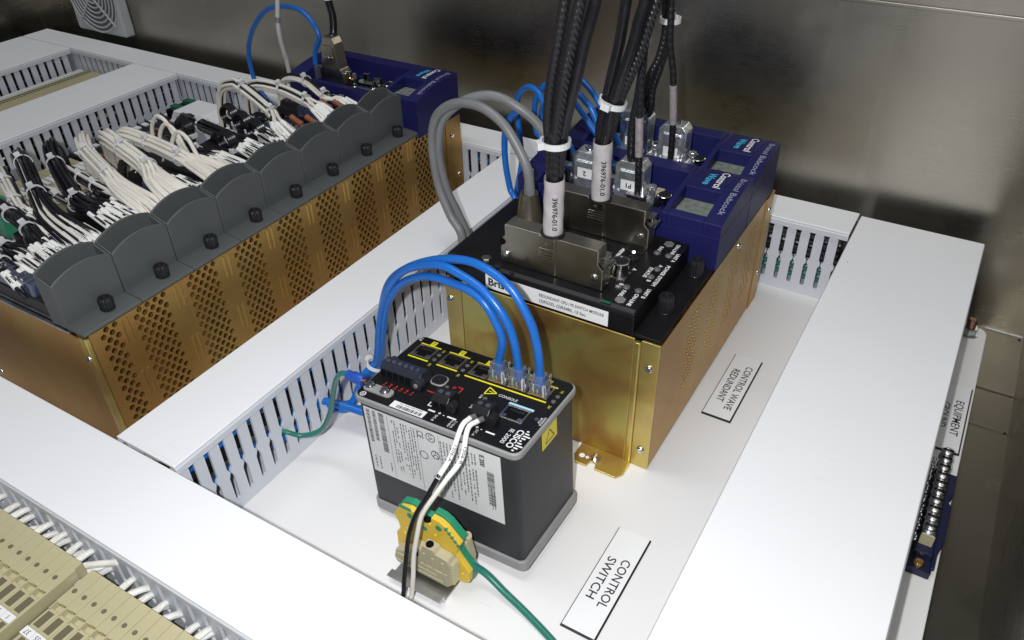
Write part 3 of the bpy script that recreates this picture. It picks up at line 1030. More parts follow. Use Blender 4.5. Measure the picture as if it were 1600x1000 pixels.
K, W = 'black_cable', 'white_wire'
wire_bundle('black wire bundle entering the nearest card from the left picture edge', (-790, 318, 120), [(-740, 306, 150)], (-690, 298, 153), (-655, 291, 152), ((-590, 268, 147), (-590, 288, 147)), [K], 9, seed=11)
wire_bundle('short white sleeved wires at the near left corner of the first card', (-735, 268, 120), [(-700, 262, 140)], (-665, 257, 146), (-635, 254, 146), ((-586, 240, 143), (-586, 258, 143)), [K, K, W], 6, seed=12)
wire_bundle('fan of black wires bending over onto the second card from the near end', (-832, 392, 20), [(-826, 388, 110), (-802, 376, 150)], (-760, 358, 160), (-700, 330, 156), ((-594, 293, 147), (-594, 318, 147)), [K, K, W, K], 14, seed=13)
wire_bundle('black bundle with a tight hairpin loop above the third card', (-806, 420, 40), [(-800, 414, 128), (-778, 398, 158)], (-735, 374, 158), (-665, 345, 152), ((-594, 330, 147), (-594, 358, 147)), [K], 13, seed=14)
wire_bundle('big white bundle arching over the cards, left of the two white bundles', (-770, 452, 30), [(-766, 450, 110), (-748, 440, 150), (-722, 425, 168)], (-690, 418, 166), (-652, 412, 158), ((-596, 382, 148), (-596, 412, 148)), [W], 16, r=1.9, seed=15, sleeves=False)
wire_bundle('second white bundle beside the big one, with printed ends', (-775, 470, 30), [(-764, 462, 110), (-735, 446, 158)], (-690, 446, 160), (-645, 444, 156), ((-592, 432, 148), (-592, 460, 148)), [W], 12, r=1.9, seed=16, marks=True, sleeves=False)
wire_bundle('black bundle behind the white bundles with three white marker sleeves', (-800, 560, 60), [(-770, 545, 130), (-722, 524, 148)], (-700, 518, 150), (-648, 510, 150), ((-592, 488, 147), (-592, 512, 147)), [K], 11, seed=17)
wire_bundle('white and black wires rising in a high arch, second bundle from the violet module', (-738, 575, 20), [(-738, 575, 110), (-728, 574, 162), (-705, 574, 176)], (-688, 572, 174), (-640, 562, 160), ((-596, 536, 148), (-596, 556, 148)), [W, W, K], 9, seed=18)
wire_bundle('white wires running along the front of the violet module, farther bundle', (-730, 655, 60), [(-720, 652, 135), (-700, 648, 158)], (-662, 640, 164), (-625, 628, 158), ((-590, 632, 146), (-590, 646, 146)), [W, W, K], 7, seed=19)
wire_bundle('white wires crossing towards the last grey card, nearer bundle at the violet module', (-735, 612, 60), [(-728, 608, 140), (-705, 602, 165)], (-668, 606, 166), (-630, 604, 160), ((-594, 590, 147), (-594, 612, 147)), [W, W, K], 8, seed=20)
wire_bundle('black and white wires lying low between the first and second cards', (-800, 350, 90), [(-765, 338, 136)], (-720, 322, 142), (-690, 312, 145), ((-604, 306, 146), (-604, 322, 146)), [K, K, W], 8, seed=21)
wire_bundle('black wires lying low between the third card and the big white bundle', (-790, 400, 90), [(-760, 392, 138)], (-718, 384, 143), (-684, 376, 146), ((-606, 362, 147), (-606, 378, 147)), [K, W], 8, seed=22)
wire_bundle('white wires with sleeves at the near left, above the second card', (-838, 372, 30), [(-834, 368, 110), (-812, 358, 140)], (-764, 338, 148), (-716, 318, 150), ((-640, 296, 150), (-640, 310, 150)), [W, W, K], 9, r=1.7, seed=23)
wire_bundle('white wires spreading left of the big white bundle', (-792, 440, 30), [(-786, 436, 120), (-764, 424, 158)], (-722, 400, 162), (-672, 384, 158), ((-604, 360, 150), (-604, 384, 150)), [W], 12, r=1.8, seed=24, sleeves=False)
wire_bundle('thin black wires packed low along the nearest card', (-760, 292, 100), [(-730, 284, 138)], (-690, 276, 143), (-660, 272, 144), ((-598, 262, 143), (-598, 282, 143)), [K, K, W], 10, r=1.3, seed=31)
wire_bundle('thin black and white wires packed low on the third card', (-770, 360, 100), [(-740, 354, 138)], (-700, 348, 144), (-672, 344, 145), ((-602, 336, 144), (-602, 352, 144)), [K, W], 10, r=1.3, seed=32)
wire_bundle('thin black wires packed low between the two white bundles', (-740, 436, 110), [(-715, 430, 142)], (-684, 428, 145), (-660, 426, 145), ((-600, 412, 144), (-600, 430, 144)), [K], 10, r=1.3, seed=33)
wire_bundle('thin black wires packed low beyond the white bundles', (-745, 492, 110), [(-720, 486, 142)], (-690, 482, 145), (-662, 478, 145), ((-600, 464, 144), (-600, 486, 144)), [K, K, W], 10, r=1.3, seed=34)
wire_bundle('thin black wires dropping behind the white arch to the far cards', (-760, 590, 70), [(-735, 580, 130)], (-700, 560, 148), (-660, 548, 150), ((-600, 520, 148), (-600, 540, 148)), [K], 9, r=1.6, seed=25)
# spare loops of white wire and coiled black wire lying on the terminal blocks
for i, (x, y) in enumerate(((-700, 472), (-676, 462), (-650, 455))):
    o = MB().tube([(x - 16, y - 4, 148), (x - 14, y - 2, 164), (x - 4, y, 176), (x + 10, y - 1, 172), (x + 22, y - 4, 158), (x + 32, y - 6, 148)], 2.0, 8, 5).obj('spare_wire_loop', 'white_wire', None, smooth=True)
    tag(o, ['leftmost of three small white wire loops above the white bundles', 'middle one of three small white wire loops above the white bundles', 'rightmost of three small white wire loops above the white bundles'][i], 'wire loop', 'small white wire loops')
for i, (x, y) in enumerate(((-690, 548), (-662, 540), (-634, 532), (-705, 500), (-640, 498))):
    b = MB()
    for q in range(4):
        pts = [(x + (9 + q * .5) * math.cos(a * math.pi / 5), y + q * 2.1 - 4, 153 + (9 + q * .5) * math.sin(a * math.pi / 5)) for a in range(11)]
        b.tube(pts, 1.5, 7, 3)
    t = thing('wire_coil', ['leftmost coil of black wire in the rear row of three on the far cards', 'middle coil of black wire in the rear row of three on the far cards', 'rightmost coil of black wire in the rear row of three on the far cards', 'left coil of the nearer pair of black wire coils', 'right coil of the nearer pair of black wire coils'][i], 'wire coil', (x, y, 140), 'coils of black wire on the far cards')
    b.obj('wire', 'black_cable', t, smooth=True)
    MB().box(x + 6, x + 12, y - 6, y + 5, 143, 148).obj('cable_tie', 'tie', t, bevel=0.6)
for i, (x, y) in enumerate(((-606, 628), (-618, 620), (-602, 580), (-616, 572))):
    t = thing('resistor', ['brown resistor on the last grey card, nearer the violet module', 'brown resistor lying left of another on the last grey card', 'brown resistor on the second last grey card, right one', 'brown resistor on the second last grey card, left one'][i], 'resistor', (x, y, 146))
    MB().lathe((x - 9, y + 1, 154), (1, -0.15, -0.25), [(1.2, 0), (3.2, 1.2), (3.4, 3), (3.0, 5), (3.0, 14), (3.4, 16), (3.2, 18), (1.2, 19)], 12).obj('body', 'brown', t, smooth=True)
    MB().tube([(x - 18, y + 2, 152), (x - 9, y + 1, 154)], 0.7, 6, straight=True).tube([(x + 9, y - 2, 149.6), (x + 16, y - 3, 144)], 0.7, 6, straight=True).obj('lead', 'chrome', t)


# ------------------------------------------------------------------ the right (redundant) rack
RX, RY0, RY1 = -146.0, 435.0, 712.0
rc = thing('rack_chassis', 'short gold chromate chassis carrying the black switch module and two violet modules', 'chassis', (-240, 435, 0))
MB().box(-317.5, -166.2, RY0, RY0 + 1.6, 0.6, 125.4).obj('front_plate', 'gold', rc, bevel=0.5)
MB().prism([(-166, RY0 - 0.8), (-165, RY0 - 1.8), (-161.4, RY0 - 1.8), (-160.6, RY0 - 0.8), (-160.6, RY0 + 2), (-166, RY0 + 2)], 'z', 0.6, 123.5).obj('fold', 'gold_edge', rc, bevel=0.5)
MB().box(-160.4, RX, RY0 - 0.6, RY0 + 1.2, -0.0 + 0.3, 126).obj('corner_flange', 'gold_edge', rc, bevel=0.4)
MB().box(-333.5, -318.0, RY0 + 0.4, RY0 + 1.8, 0.6, 124.5).obj('left_flange', 'gold_edge', rc, bevel=0.4)
sp = MB()
perforated(sp, RY0 + 1.3, 688, 2, 125.2, [(494 + 49 * k, 494 + 49 * k + 8.4 * 3 + 4.2) for k in range(4)], 2.2, 8.4, 6.2, lambda u, v, d: (RX - d, u, v), (38, 118))
sp.obj('side_plate', 'gold_side', rc)
MB().box(RX - 0.6, RX + 1.0, 688.2, RY1, -0.0 + 0.3, 124).obj('end_flange', 'gold_side', rc, bevel=0.3)
MB().box(-333, -331.6, RY0 + 2, RY1, 0.6, 124).obj('left_side_plate', 'gold_side', rc)
MB().box(-331, RX - 1, RY1 - 1.8, RY1 - 0.2, 0.6, 124).obj('rear_plate', 'gold', rc)
MB().box(-329, RX - 17, RY0 + 4, RY1 - 4, 2, 121).obj('dark_filler_block', 'dark', rc)  # added dark filler so the perforations look into an unlit inside
MB().box(RX - 15.2, RX - 14.2, RY0 + 4, 686, 2, 121).obj('hole_shading_sheet', 'gold_side', rc)  # added backing sheet, set back to shade what shows through the holes
tb = MB()
tb.prism([(-204, RY0 - 0.2), (-204, 420), (-200, 413), (-190, 413), (-188.5, 419), (-184, 419), (-182.5, 413), (-164, 413), (-160, 419), (-160, RY0 - 0.2)], 'z', 0.3, 1.9)
tb.obj('mounting_tab', 'gold_edge', rc, bevel=0.25)
MB().cyl((-197.5, 421.5, 1.9), ZP, 2.4, 0.12, 16).cyl((-192.8, 421.5, 1.9), ZP, 1.5, 0.14, 12).obj('keyhole', 'panel', rc)
screw(rc, (-186.2, 423.5, 2), ZP, 4.6, 'chrome', 'mounting_screw')
for c in ((-153, RY0 - 0.6, 103), (-153, RY0 - 0.6, 19.5), (-329, RY0 + 0.4, 105)):
    screw(rc, c, YN, 3.3)
for c in ((RX + 1.0, 700, 109), (RX + 1.0, 701, 38), (RX, 610, 117)):
    screw(rc, c, XP, 3.2)

# black switch-over module
bm = thing('switch_module', 'black redundant switch module with two metal hooded plugs and white lettering', 'switch module', (-240, 436, 126))
BZ = 146.0
b = MB()
b.prism([(436.4, 126.4), (545.6, 126.4), (545.6, 145), (544, BZ), (441, BZ), (437.4, 144), (436.4, 141.5)], 'x', -332, -169)
b.obj('case', 'black_metal', bm, bevel=0.9, seg=3)
MB().box(-168.8, -147.6, 436.6, 545.4, 126.2, 128.4).obj('side_ledge', 'black_metal', bm, bevel=0.6)
MB().box(-169.9, -168.2, 435.6, 437.6, 126.5, 142).obj('corner_post', 'black_metal', bm, bevel=0.6)
knurl(bm, (-159.5, 475, 128.6), 6.2, 13, collar='chrome')
knurl(bm, (-157.5, 533, 128.6), 6.2, 13, collar='chrome')
lb = MB().box(-294, -188.5, 435.9, 436.3, 127.6, 140.6).obj('type_label', 'label', bm)
text('Bristol', 6.6, (-279, 435.9, 133.6), XP, ZP, 'ink', lb, width=25, bold=0.03)
text('REDUNDANT CPU / PS SWITCH MODULE', 2.7, (-219, 435.9, 136.4), XP, ZP, 'ink', lb, width=54, bold=0.015)
text('(2)RS232, (2)RS485, 13 Sec.', 2.7, (-226, 435.9, 131.4), XP, ZP, 'ink', lb, width=40, bold=0.015)
for x, y in ((-182.8, 535.9), (-184.3, 446.6), (-300, 447.4)):
    MB().cyl((x, y, BZ), ZP, 4.3, 1.1, 6).obj('hex_screw', 'ink_grey' if x > -200 else 'nickel', bm, bevel=0.3)
for x, y in ((-186.2, 519.5), (-176.5, 519.5), (-177, 497.5), (-177.1, 485.4), (-187.3, 463.8), (-177.7, 463.8)):
    MB().lathe((x, y, BZ - 0.2), ZP, [(2.9, 0), (2.9, 0.9), (2.3, 1.7), (1.0, 2.1)], 16).obj('indicator_lamp', 'led', bm, smooth=True)
for s, x, y, w in (('FAIL', -186.6, 526, 9), ('ON-LINE', -175.8, 531, 16), ('UNIT A', -171, 519.5, 13), ('A', -176.5, 503, None), ('STATUS', -181.7, 490.6, 15), ('B', -176.8, 480.1, None),
                   ('POWER SYSTEM', -171.2, 490.8, 31), ('FAIL', -187, 455.3, 9), ('UNIT B', -171.5, 463.4, 13), ('ON-LINE', -176.8, 451.5, 16.5), ('PRIMARY', -212, 505, 16), ('A', -192.2, 489.1, None), ('B', -192.5, 465.8, None)):
    text(s, 3.0, (x, y, BZ), YN, XP, 'ink_white', bm, width=w, bold=0.025)
rk = MB().prism([(513, BZ), (524.5, BZ), (524.5, BZ + 3.5), (519, BZ + 3.2), (513, BZ + 7)], 'x', -209, -197).obj('rocker_switch', 'black', bm, bevel=0.5)
MB().box(-211, -195, 511.5, 526, BZ, BZ + 1).obj('rocker_frame', 'black', bm, bevel=0.3)
kp = MB().box(-204, -192, 470, 483, BZ, BZ + 1.2).obj('key_plate', 'nickel', bm, bevel=0.3)
kb = MB().lathe((-198.7, 477, BZ + 1.2), ZP, [(7.0, 0), (6.6, 1), (6.4, 9.5), (6.9, 10.5), (6.7, 11.8), (5.9, 12.0), (5.7, 11.2)], 26).obj('key_barrel', 'chrome', bm, smooth=True)
MB().cyl((-198.7, 477, BZ + 11.6), ZP, 5.7, 0.9, 22).box(-199.4, -198.0, 473.2, 480.8, BZ + 12.5, BZ + 12.7).obj('key_face', 'black', kb)
tg = MB().lathe((-199.5, 503, BZ), ZP, [(4.2, 0), (4.2, 1.2), (2.6, 1.6), (2.2, 3)], 16).obj('toggle_nut', 'black', bm, smooth=True)
MB().tube([(-199.5, 503, BZ + 2), (-197.5, 498.5, BZ + 9)], 1.3, 10, straight=True).obj('toggle_lever', 'chrome', tg, smooth=True)
MB().box(-197, -189, 438.5, 441, BZ, BZ + 0.4).obj('inspection_mark', 'green_pcb', bm)
MB().lathe((-209.5, 470, BZ), ZP, [(4, 0), (4, 2.5), (2.8, 3.8), (1, 4.2)], 16).obj('jack_screw', 'chrome', bm, smooth=True)
MB().lathe((-211, 535, BZ), ZP, [(4, 0), (4, 2.5), (2.8, 3.8), (1, 4.2)], 16).obj('jack_screw', 'chrome', bm, smooth=True)
for x, y in ((-286, 441.2), (-272, 439.5)):
    MB().cyl((x, y, BZ - 1.4), ZP, 3.0 if x < -280 else 1.6, 2.2, 14).obj('hex_post', 'black', bm)


def big_hood(label, x0, x1, y0, cable, sleeve_n, mark):
    """Metal 50-way hood with its cables: one thing."""
    t = thing('hooded_plug', label, 'cable plug', ((x0 + x1) / 2, y0 + 7, BZ))
    z0, z1 = BZ + 0.6, BZ + 34
    xm = x0 + (x1 - x0) * 0.57
    b = MB()
    b.prism([(x0 - 4, z0), (xm - 1, z0), (xm - 1, z1), (x0, z1), (x0, z0 + 24), (x0 - 2.5, z0 + 21), (x0 - 2.5, z0 + 15), (x0 - 4, z0 + 13)], 'y', y0, y0 + 14)
    b.prism([(xm + 1, z0), (x1 + 4, z0), (x1 + 4, z0 + 17), (x1, z0 + 21), (x1, z1 - 0.4), (xm + 1, z1 - 0.4)], 'y', y0 - 0.3, y0 + 14)
    b.box(xm - 1.2, xm + 1.2, y0 + 0.6, y0 + 13.5, z0, z1 - 0.8)
    b.box(xm - 16, xm - 1.4, y0 - 0.5, y0 + 2, z0 + 12, z1 - 1)
    h = b.obj('hood', 'nickel', t, bevel=0.55)
    g = MB()
    for k in range(4):
        g.box(xm - 14.5, xm - 2.5, y0 - 1.0, y0 - 0.4, z0 + 14.5 + 2.3 * k, z0 + 15.5 + 2.3 * k)
    g.obj('grip_rib', 'chrome', h, bevel=0.15)
    text('20', 2.2, (xm - 8.5, y0 - 0.5, z0 + 27), XN, ZN, 'ink_grey', h)
    for x, z in ((x0 + 1.5, z0 + 8), (x1 - 2.5, z0 + 10)):
        screw(t, (x, y0 - 0.2, z), YN, 2.9)
    cl = MB()
    cl.box(x1 + 0.2, x1 + 5.5, y0 + 1.5, y0 + 12.5, z0 + 23.5, z0 + 27)
    cl.prism([(x1 + 1, z0 + 22), (x1 + 5, z0 + 17.3), (x1 + 9, z0 + 20.5), (x1 + 8, z0 + 22), (x1 + 5.2, z0 + 20), (x1 + 2, z0 + 23)], 'y', y0 + 1, y0 + 13)
    cl.obj('side_clip', 'chrome', t, bevel=0.3)
    MB().cyl((x0 - 2.0, y0 - 0.1, z0 + 18), YN, 2.6, 0.5, 16).obj('clip_hole', 'dark', t)
    cen = [sum((Vector(PATHS[q][i]) for q in cable), Vector()) / 3 for i in (0, 1)]
    for nm in cable:
        a0 = Vector(PATHS[nm][0]).lerp(cen[0], 0.55)
        a1 = Vector(PATHS[nm][1]).lerp(cen[1], 0.55)
        MB().tube([(a0.x, a0.y, a0.z - 12), tuple(a0), tuple(a1)] + list(PATHS[nm][2:]), 4.0, 12, 5).obj('cable', 'braid' if nm in ('bb1_0', 'bb1_1', 'bb2_2') else 'black_cable', t, smooth=True)
    pa = Vector((sum(PATHS[n][0][0] for n in cable) / 3, sum(PATHS[n][0][1] for n in cable) / 3, 0))
    pb_ = Vector((sum(PATHS[n][1][0] for n in cable) / 3, sum(PATHS[n][1][1] for n in cable) / 3, 0))
    bt, tp = Vector((pa.x, pa.y, z1 + 0.5)), Vector((pb_.x, pb_.y, z1 + sleeve_n))
    bb = MB()
    n = 22
    vs, fs = [], []
    for q in range(13):
        c = bt.lerp(tp, q / 12)
        for k in range(n):
            a = 2 * math.pi * k / n
            wob_ = 1 + 0.03 * math.sin(3 * a + q * 1.3) + random.uniform(-.012, .012)
            vs.append((c.x + 7.5 * wob_ * math.cos(a), c.y + 7.4 * wob_ * math.sin(a), c.z + (1.5 * math.sin(a) if q == 12 else 0)))
    for q in range(12):
        fs += [(q * n + k, q * n + (k + 1) % n, (q + 1) * n + (k + 1) % n, (q + 1) * n + k) for k in range(n)]
    bb.add(vs, fs)
    sl = bb.obj('printed_sleeve', 'print_sleeve', t, smooth=True)
    toc = Vector((0.49, -0.87, 0)).normalized()
    right = Vector((0.87, 0.49, 0))
    mid = bt.lerp(tp, 0.42) + toc * 7.8
    text(mark, 3.6, mid + right * 0.5, ZN, right, 'ink', sl, width=sleeve_n * 0.58, bold=0.02)
    MB().cyl((bt.x, bt.y, z1 - 0.2), ZP, 9.2, 1.6, 20).obj('grommet', 'black', t)
    return t


big_hood('nearer metal hooded plug on the black module, three cables in a printed sleeve', -284, -205, 450, ('bb1_0', 'bb1_1', 'bb1_2'), 46, '396976-01.0')
big_hood('farther metal hooded plug on the black module, in front of the violet module', -278, -199, 520, ('bb2_0', 'bb2_1', 'bb2_2'), 50, '396976-01.0')


def top_tie(label, c, d, r, head):
    b = MB()
    tie_ring(b, c, d, r, 4.2, 1.3, 24, head)
    tag(b.obj('cable_tie', 'tie', None), label, 'cable tie')


def mean(ns, i):
    return sum((Vector(PATHS[n][i]) for n in ns), Vector()) / len(ns)


B1, B2 = ('bb1_0', 'bb1_1', 'bb1_2'), ('bb2_0', 'bb2_1', 'bb2_2')
top_tie('white cable tie round the nearest braided cables, above their printed sleeve', mean(B1, 2), (0, 0, 1), 9.6, (-0.75, -0.9, 0))
top_tie('white cable tie round the middle black cables above the farther printed sleeve', mean(B2, 3), mean(B2, 4) - mean(B2, 3), 9.4, (0.0, -1, 0))
top_tie('thin white tie higher up beside the middle black cables', Vector(PATHS['bc1'][4]), (0, 0, 1), 4.0, None)
top_tie('white cable tie at the top around the farthest black cables', (Vector(PATHS['bc2'][4]) + Vector(PATHS['bc2b'][5])) / 2, (0, 0, 1), 7.4, (-0.3, 1, 0))

# cone backshell with the first grey cable
gc = thing('round_plug', 'tapered metal plug with grey cable standing behind the nearer hooded plug', 'cable plug', (-295, 507, 146))
MB().lathe((-295, 507, 146), ZP, [(12.4, 0), (12.4, 3), (11.2, 6), (7.6, 30), (7.2, 32), (5.4, 32), (5.0, 30)], 24).obj('backshell', 'nickel', gc, smooth=True)
MB().lathe((-295, 507, 174), ZP, [(4.8, 0), (4.4, 8), (3.6, 24)], 16).obj('strain_relief', 'grey_cable', gc, smooth=True)
MB().box(-312, -276, 500, 514, 146.1, 149).obj('flange', 'chrome', gc, bevel=0.4)
MB().tube([(-295, 507, 176)] + PATHS['gray_a'][0:], 4.0, 12, 6).obj('cable', 'grey_cable', gc, smooth=True)
g2 = MB().tube([(-300, 556, 158)] + PATHS['gray_b'][1:], 4.0, 12, 6).obj('grey_cable', 'grey_cable', None, smooth=True)
tag(g2, 'second grey cable arching behind the first one and passing behind the braided cables', 'cable')


# shiny plugs on the violet modules
def small_plug(label, x, y, z, w, d, h, cables, mk, window=True):
    t = thing('dsub_plug', label, 'cable plug', (x, y, z), None)
    b = MB()
    b.prism([(x - w / 2 - 3, z), (x + w / 2 + 3, z), (x + w / 2 + 3, z + 5), (x + w / 2, z + 7), (x + w / 2, z + h - 5), (x + w / 2 - 4, z + h), (x - w / 2 + 4, z + h), (x - w / 2, z + h - 5), (x - w / 2, z + 7), (x - w / 2 - 3, z + 5)],
            'y', y - d / 2, y + d / 2)
    b.box(x - w * 0.32, x + w * 0.32, y - d / 2 - 1.2, y + d / 2 + 1, z + 8, z + h - 7)
    b.obj('hood', 'plated', t, bevel=0.8)
    c = MB()
    c.box(x - w * 0.36, x + w * 0.36, y - d / 2 - 2.4, y - d / 2 - 1.3, z + h - 12, z + h - 8)
    for sx in (-1, 1):
        c.cyl((x + sx * w * 0.36, y - d / 2 - 0.2, z + 8), YN, 1.9, 1.6, 10)
        c.cyl((x + sx * (w / 2 + 5), y, z - 1), ZP, 2.6, 13, 12)
        c.cyl((x + sx * (w / 2 + 5), y, z + 12), ZP, 3.4, 4, 12)
    c.obj('clamp_hardware', 'plated', t, bevel=0.3)
    s = MB().box(x - w * 0.26, x + w * 0.26, y - d / 2 - 1.6, y - d / 2 - 1.25, z + 11, z + 20).obj('paper_label', 'label', t)
    text(mk, 4.2, (x, y - d / 2 - 1.6, z + 15.5), XN, ZN, 'ink', s, bold=0.03)
    for nm in cables:
        MB().tube([(x + (PATHS[nm][0][0] - x) * .5, y, z + h - 6)] + list(PATHS[nm][0:]), 3.4, 10, 5).obj('cable', 'braid', t, smooth=True)
    MB().lathe((x, y, z + h - 0.5), ZP, [(4.6, 0), (4.4, 2), (3.9, 2.6)], 14).obj('cable_clamp', 'chrome', t, smooth=True)
    return t


small_plug('shiny plug on the nearer violet module marked P1', -234, 575, 157, 26, 16, 36, ('bc1',), 'P1')
small_plug('shiny plug on the farther violet module marked P1', -228, 652, 157, 26, 16, 40, (), 'P1')
small_plug('shiny plug marked 2 left of P1 on the nearer violet module', -276, 578, 157, 26, 16, 34, (), '2')
small_plug('shiny plug left of P1 on the farther violet module', -266, 655, 157, 28, 16, 44, ('bc2', 'bc2c'), '2')
for nm, lab, py in (('bc1b', 'black lead with clear sleeve and square boot in front of the nearer P1 plug', 566), ('bc2b', 'black lead with clear sleeve and square boot in front of the farther P1 plug', 642)):
    p0 = Vector(PATHS[nm][0])
    t = thing('power_lead', lab, 'cable', (p0.x, p0.y, 157))
    MB().tube([(p0.x, p0.y, 160)] + list(PATHS[nm]), 2.9, 10, 5).obj('cable', 'braid', t, smooth=True)
    MB().box(p0.x - 8, p0.x + 7, p0.y - 5, p0.y + 5, 157, 168).obj('boot', 'black', t, bevel=1.0)
    MB().box(p0.x - 8.4, p0.x + 7.4, p0.y - 5.4, p0.y + 5.4, 166.5, 168.3).obj('boot_rim', 'zinc', t, bevel=0.3)
    q0, q1 = Vector(PATHS[nm][1]), Vector(PATHS[nm][2])
    MB().tube([tuple(q0 + (q1 - q0) * -0.1), tuple(q0.lerp(q1, 0.5)), tuple(q1 + (q1 - q0) * 0.4)], 3.3, 10, 4).obj('clear_sleeve', 'film', t, smooth=True)
    MB().box(p0.x - 7, p0.x - 3, p0.y - 6, p0.y - 5.1, 158, 161).obj('red_mark', 'ink_red', t)

# blue network cables at the back of the redundant rack
for nm, lab in (('bluef_a', 'blue cable in the lowest and nearest arch beside the grey cable'), ('bluef_b', 'blue cable in the tall narrow arch left of the braided cables'),
                ('bluef_c', 'blue cable half hidden behind the braided cables, far arch'), ('bluef_d', 'blue cable whose upper arc shows right of the braided cables'), ('bluef_e', 'blue cable whose lower arc shows right of the braided cables')):
    t = thing('network_cable', lab, 'network cable', PATHS[nm][0], 'blue network cables of the violet modules')
    MB().tube(PATHS[nm], 2.9, 12, 6).obj('jacket', 'blue', t, smooth=True)
    x, y, z = PATHS[nm][0]
    MB().box(x - 6, x + 6, y - 5, y + 5, z - 9, z + 7).obj('plug', 'clear', t, bevel=0.6)

# leads on the left violet module
t = thing('network_cable', 'blue cable arching above the left violet module and down into the far duct', 'network cable', PATHS['bluel'][0])
MB().tube([(-684, 678, 152), (-682, 678, 168), (-679, 679, 185)] + PATHS['bluel'][3:], 2.9, 12, 6).obj('jacket', 'blue', t, smooth=True)
MB().box(-690, -678, 673, 683, 152.5, 168).obj('plug', 'clear', t, bevel=0.6)
t = thing('white_lead', 'pale grey lead rising behind the left violet module out of the picture', 'cable', PATHS['whitel'][0])
MB().tube([(-721, 676, 30)] + PATHS['whitel'], 2.7, 10, 5).obj('jacket', 'lightgrey', t, smooth=True)
MB().tube([PATHS['whitel'][3], tuple(Vector(PATHS['whitel'][3]).lerp(Vector(PATHS['whitel'][4]), .25))], 2.95, 10, straight=True).obj('print_band', 'grey_cable', t, smooth=True)
t = thing('dsub_plug', 'tall tapered metal plug with black cable standing in the left violet module', 'cable plug', (-652, 680, 153))
MB().prism([(-671, 153), (-636, 153), (-636, 166), (-640, 170), (-644, 198), (-647, 205), (-660, 205), (-662, 198), (-667, 172), (-671, 168)], 'y', 673, 688).obj('hood', 'nickel', t, bevel=0.9)
MB().box(-662, -646, 671.8, 673, 168, 196).obj('hood_ridge', 'nickel', t, bevel=0.5)
c = MB()
for sx in (-674, -633):
    c.cyl((sx, 680, 152), ZP, 2.6, 14, 12).cyl((sx, 680, 164), ZP, 3.6, 4.5, 12)
c.cyl((-654, 672, 182), YN, 2.4, 1.6, 10).box(-661, -647, 671.0, 672.4, 180, 184)
c.obj('jack_screw', 'chrome', t, bevel=0.3)
MB().tube([(-653.5, 680, 200), (-654, 686, 206)] + PATHS['blackl'][1:], 4.2, 12, 5).obj('cable', 'black_cable', t, smooth=True)
MB().tube([PATHS['blackl'][2], tuple(Vector(PATHS['blackl'][2]) + Vector((-0.4, 0, 5)))], 4.9, 12, straight=True).obj('band', 'tie', t, smooth=True)
t = thing('port_shell', 'empty metal serial socket on the left violet module, right of the tall plug', 'socket', (-606, 678, 152))
MB().box(-622, -590, 670, 686, 152.2, 154).obj('flange', 'chrome', t, bevel=0.3)
b = MB()
for q in ((-616, -596, 673.5, 674.5), (-616, -596, 681.5, 682.5), (-616, -615, 674.6, 681.4), (-597, -596, 674.6, 681.4)):
    b.box(*q, 154, 160)
b.obj('shell', 'chrome', t)
MB().box(-614.8, -597.2, 674.7, 681.3, 154, 157).obj('insert', 'beige_dark', t)
MB().cyl((-586, 678, 152), ZP, 3, 8, 12).cyl((-626, 678, 152), ZP, 3, 8, 12).obj('jack_post', 'chrome', t)


# ------------------------------------------------------------------ the industrial network switch
FW, FD, FH = 135.0, 82.5, 110.0
sw = thing('network_switch', 'black network switch with yellow framed ports and three blue cables plugged in', 'network switch', (-311.5, 293.0, 3.0))
ORG[sw.name] = (0, 0, 0)                       # the switch is written in its own millimetres
ZF = FH + 0.0
MB().prism(rrect(2.5, FW - 2.5, 2.5, FD - 2.5, 4), 'z', 9, FH - 5.5).obj('case', 'body', sw, smooth=True)
MB().prism(rrect(0.6, FW - 0.2, 0.6, FD - 0.4, 6, 7), 'z', 0, 9).obj('base_cap', 'rim', sw, smooth=True, bevel=1.2, seg=3)
MB().prism(rrect(0, FW, 0, FD, 6.5, 7), 'z', FH - 6, FH - 0.6).obj('top_rim', 'rim', sw, smooth=True, bevel=1.2, seg=3)
MB().prism(rrect(1.5, FW - 1.5, 1.5, FD - 1.5, 5.4, 7), 'z', FH - 1.2, FH).obj('faceplate', 'face', sw, bevel=0.15)
SWI = [0]


def flat(name, m, x0, x1, y0, y1, h=0.14, parent=None):
    SWI[0] += 1
    return MB().box(x0, x1, y0, y1, ZF - 0.05, ZF + h + 0.002 * (SWI[0] % 20)).obj(name, m, parent or sw)


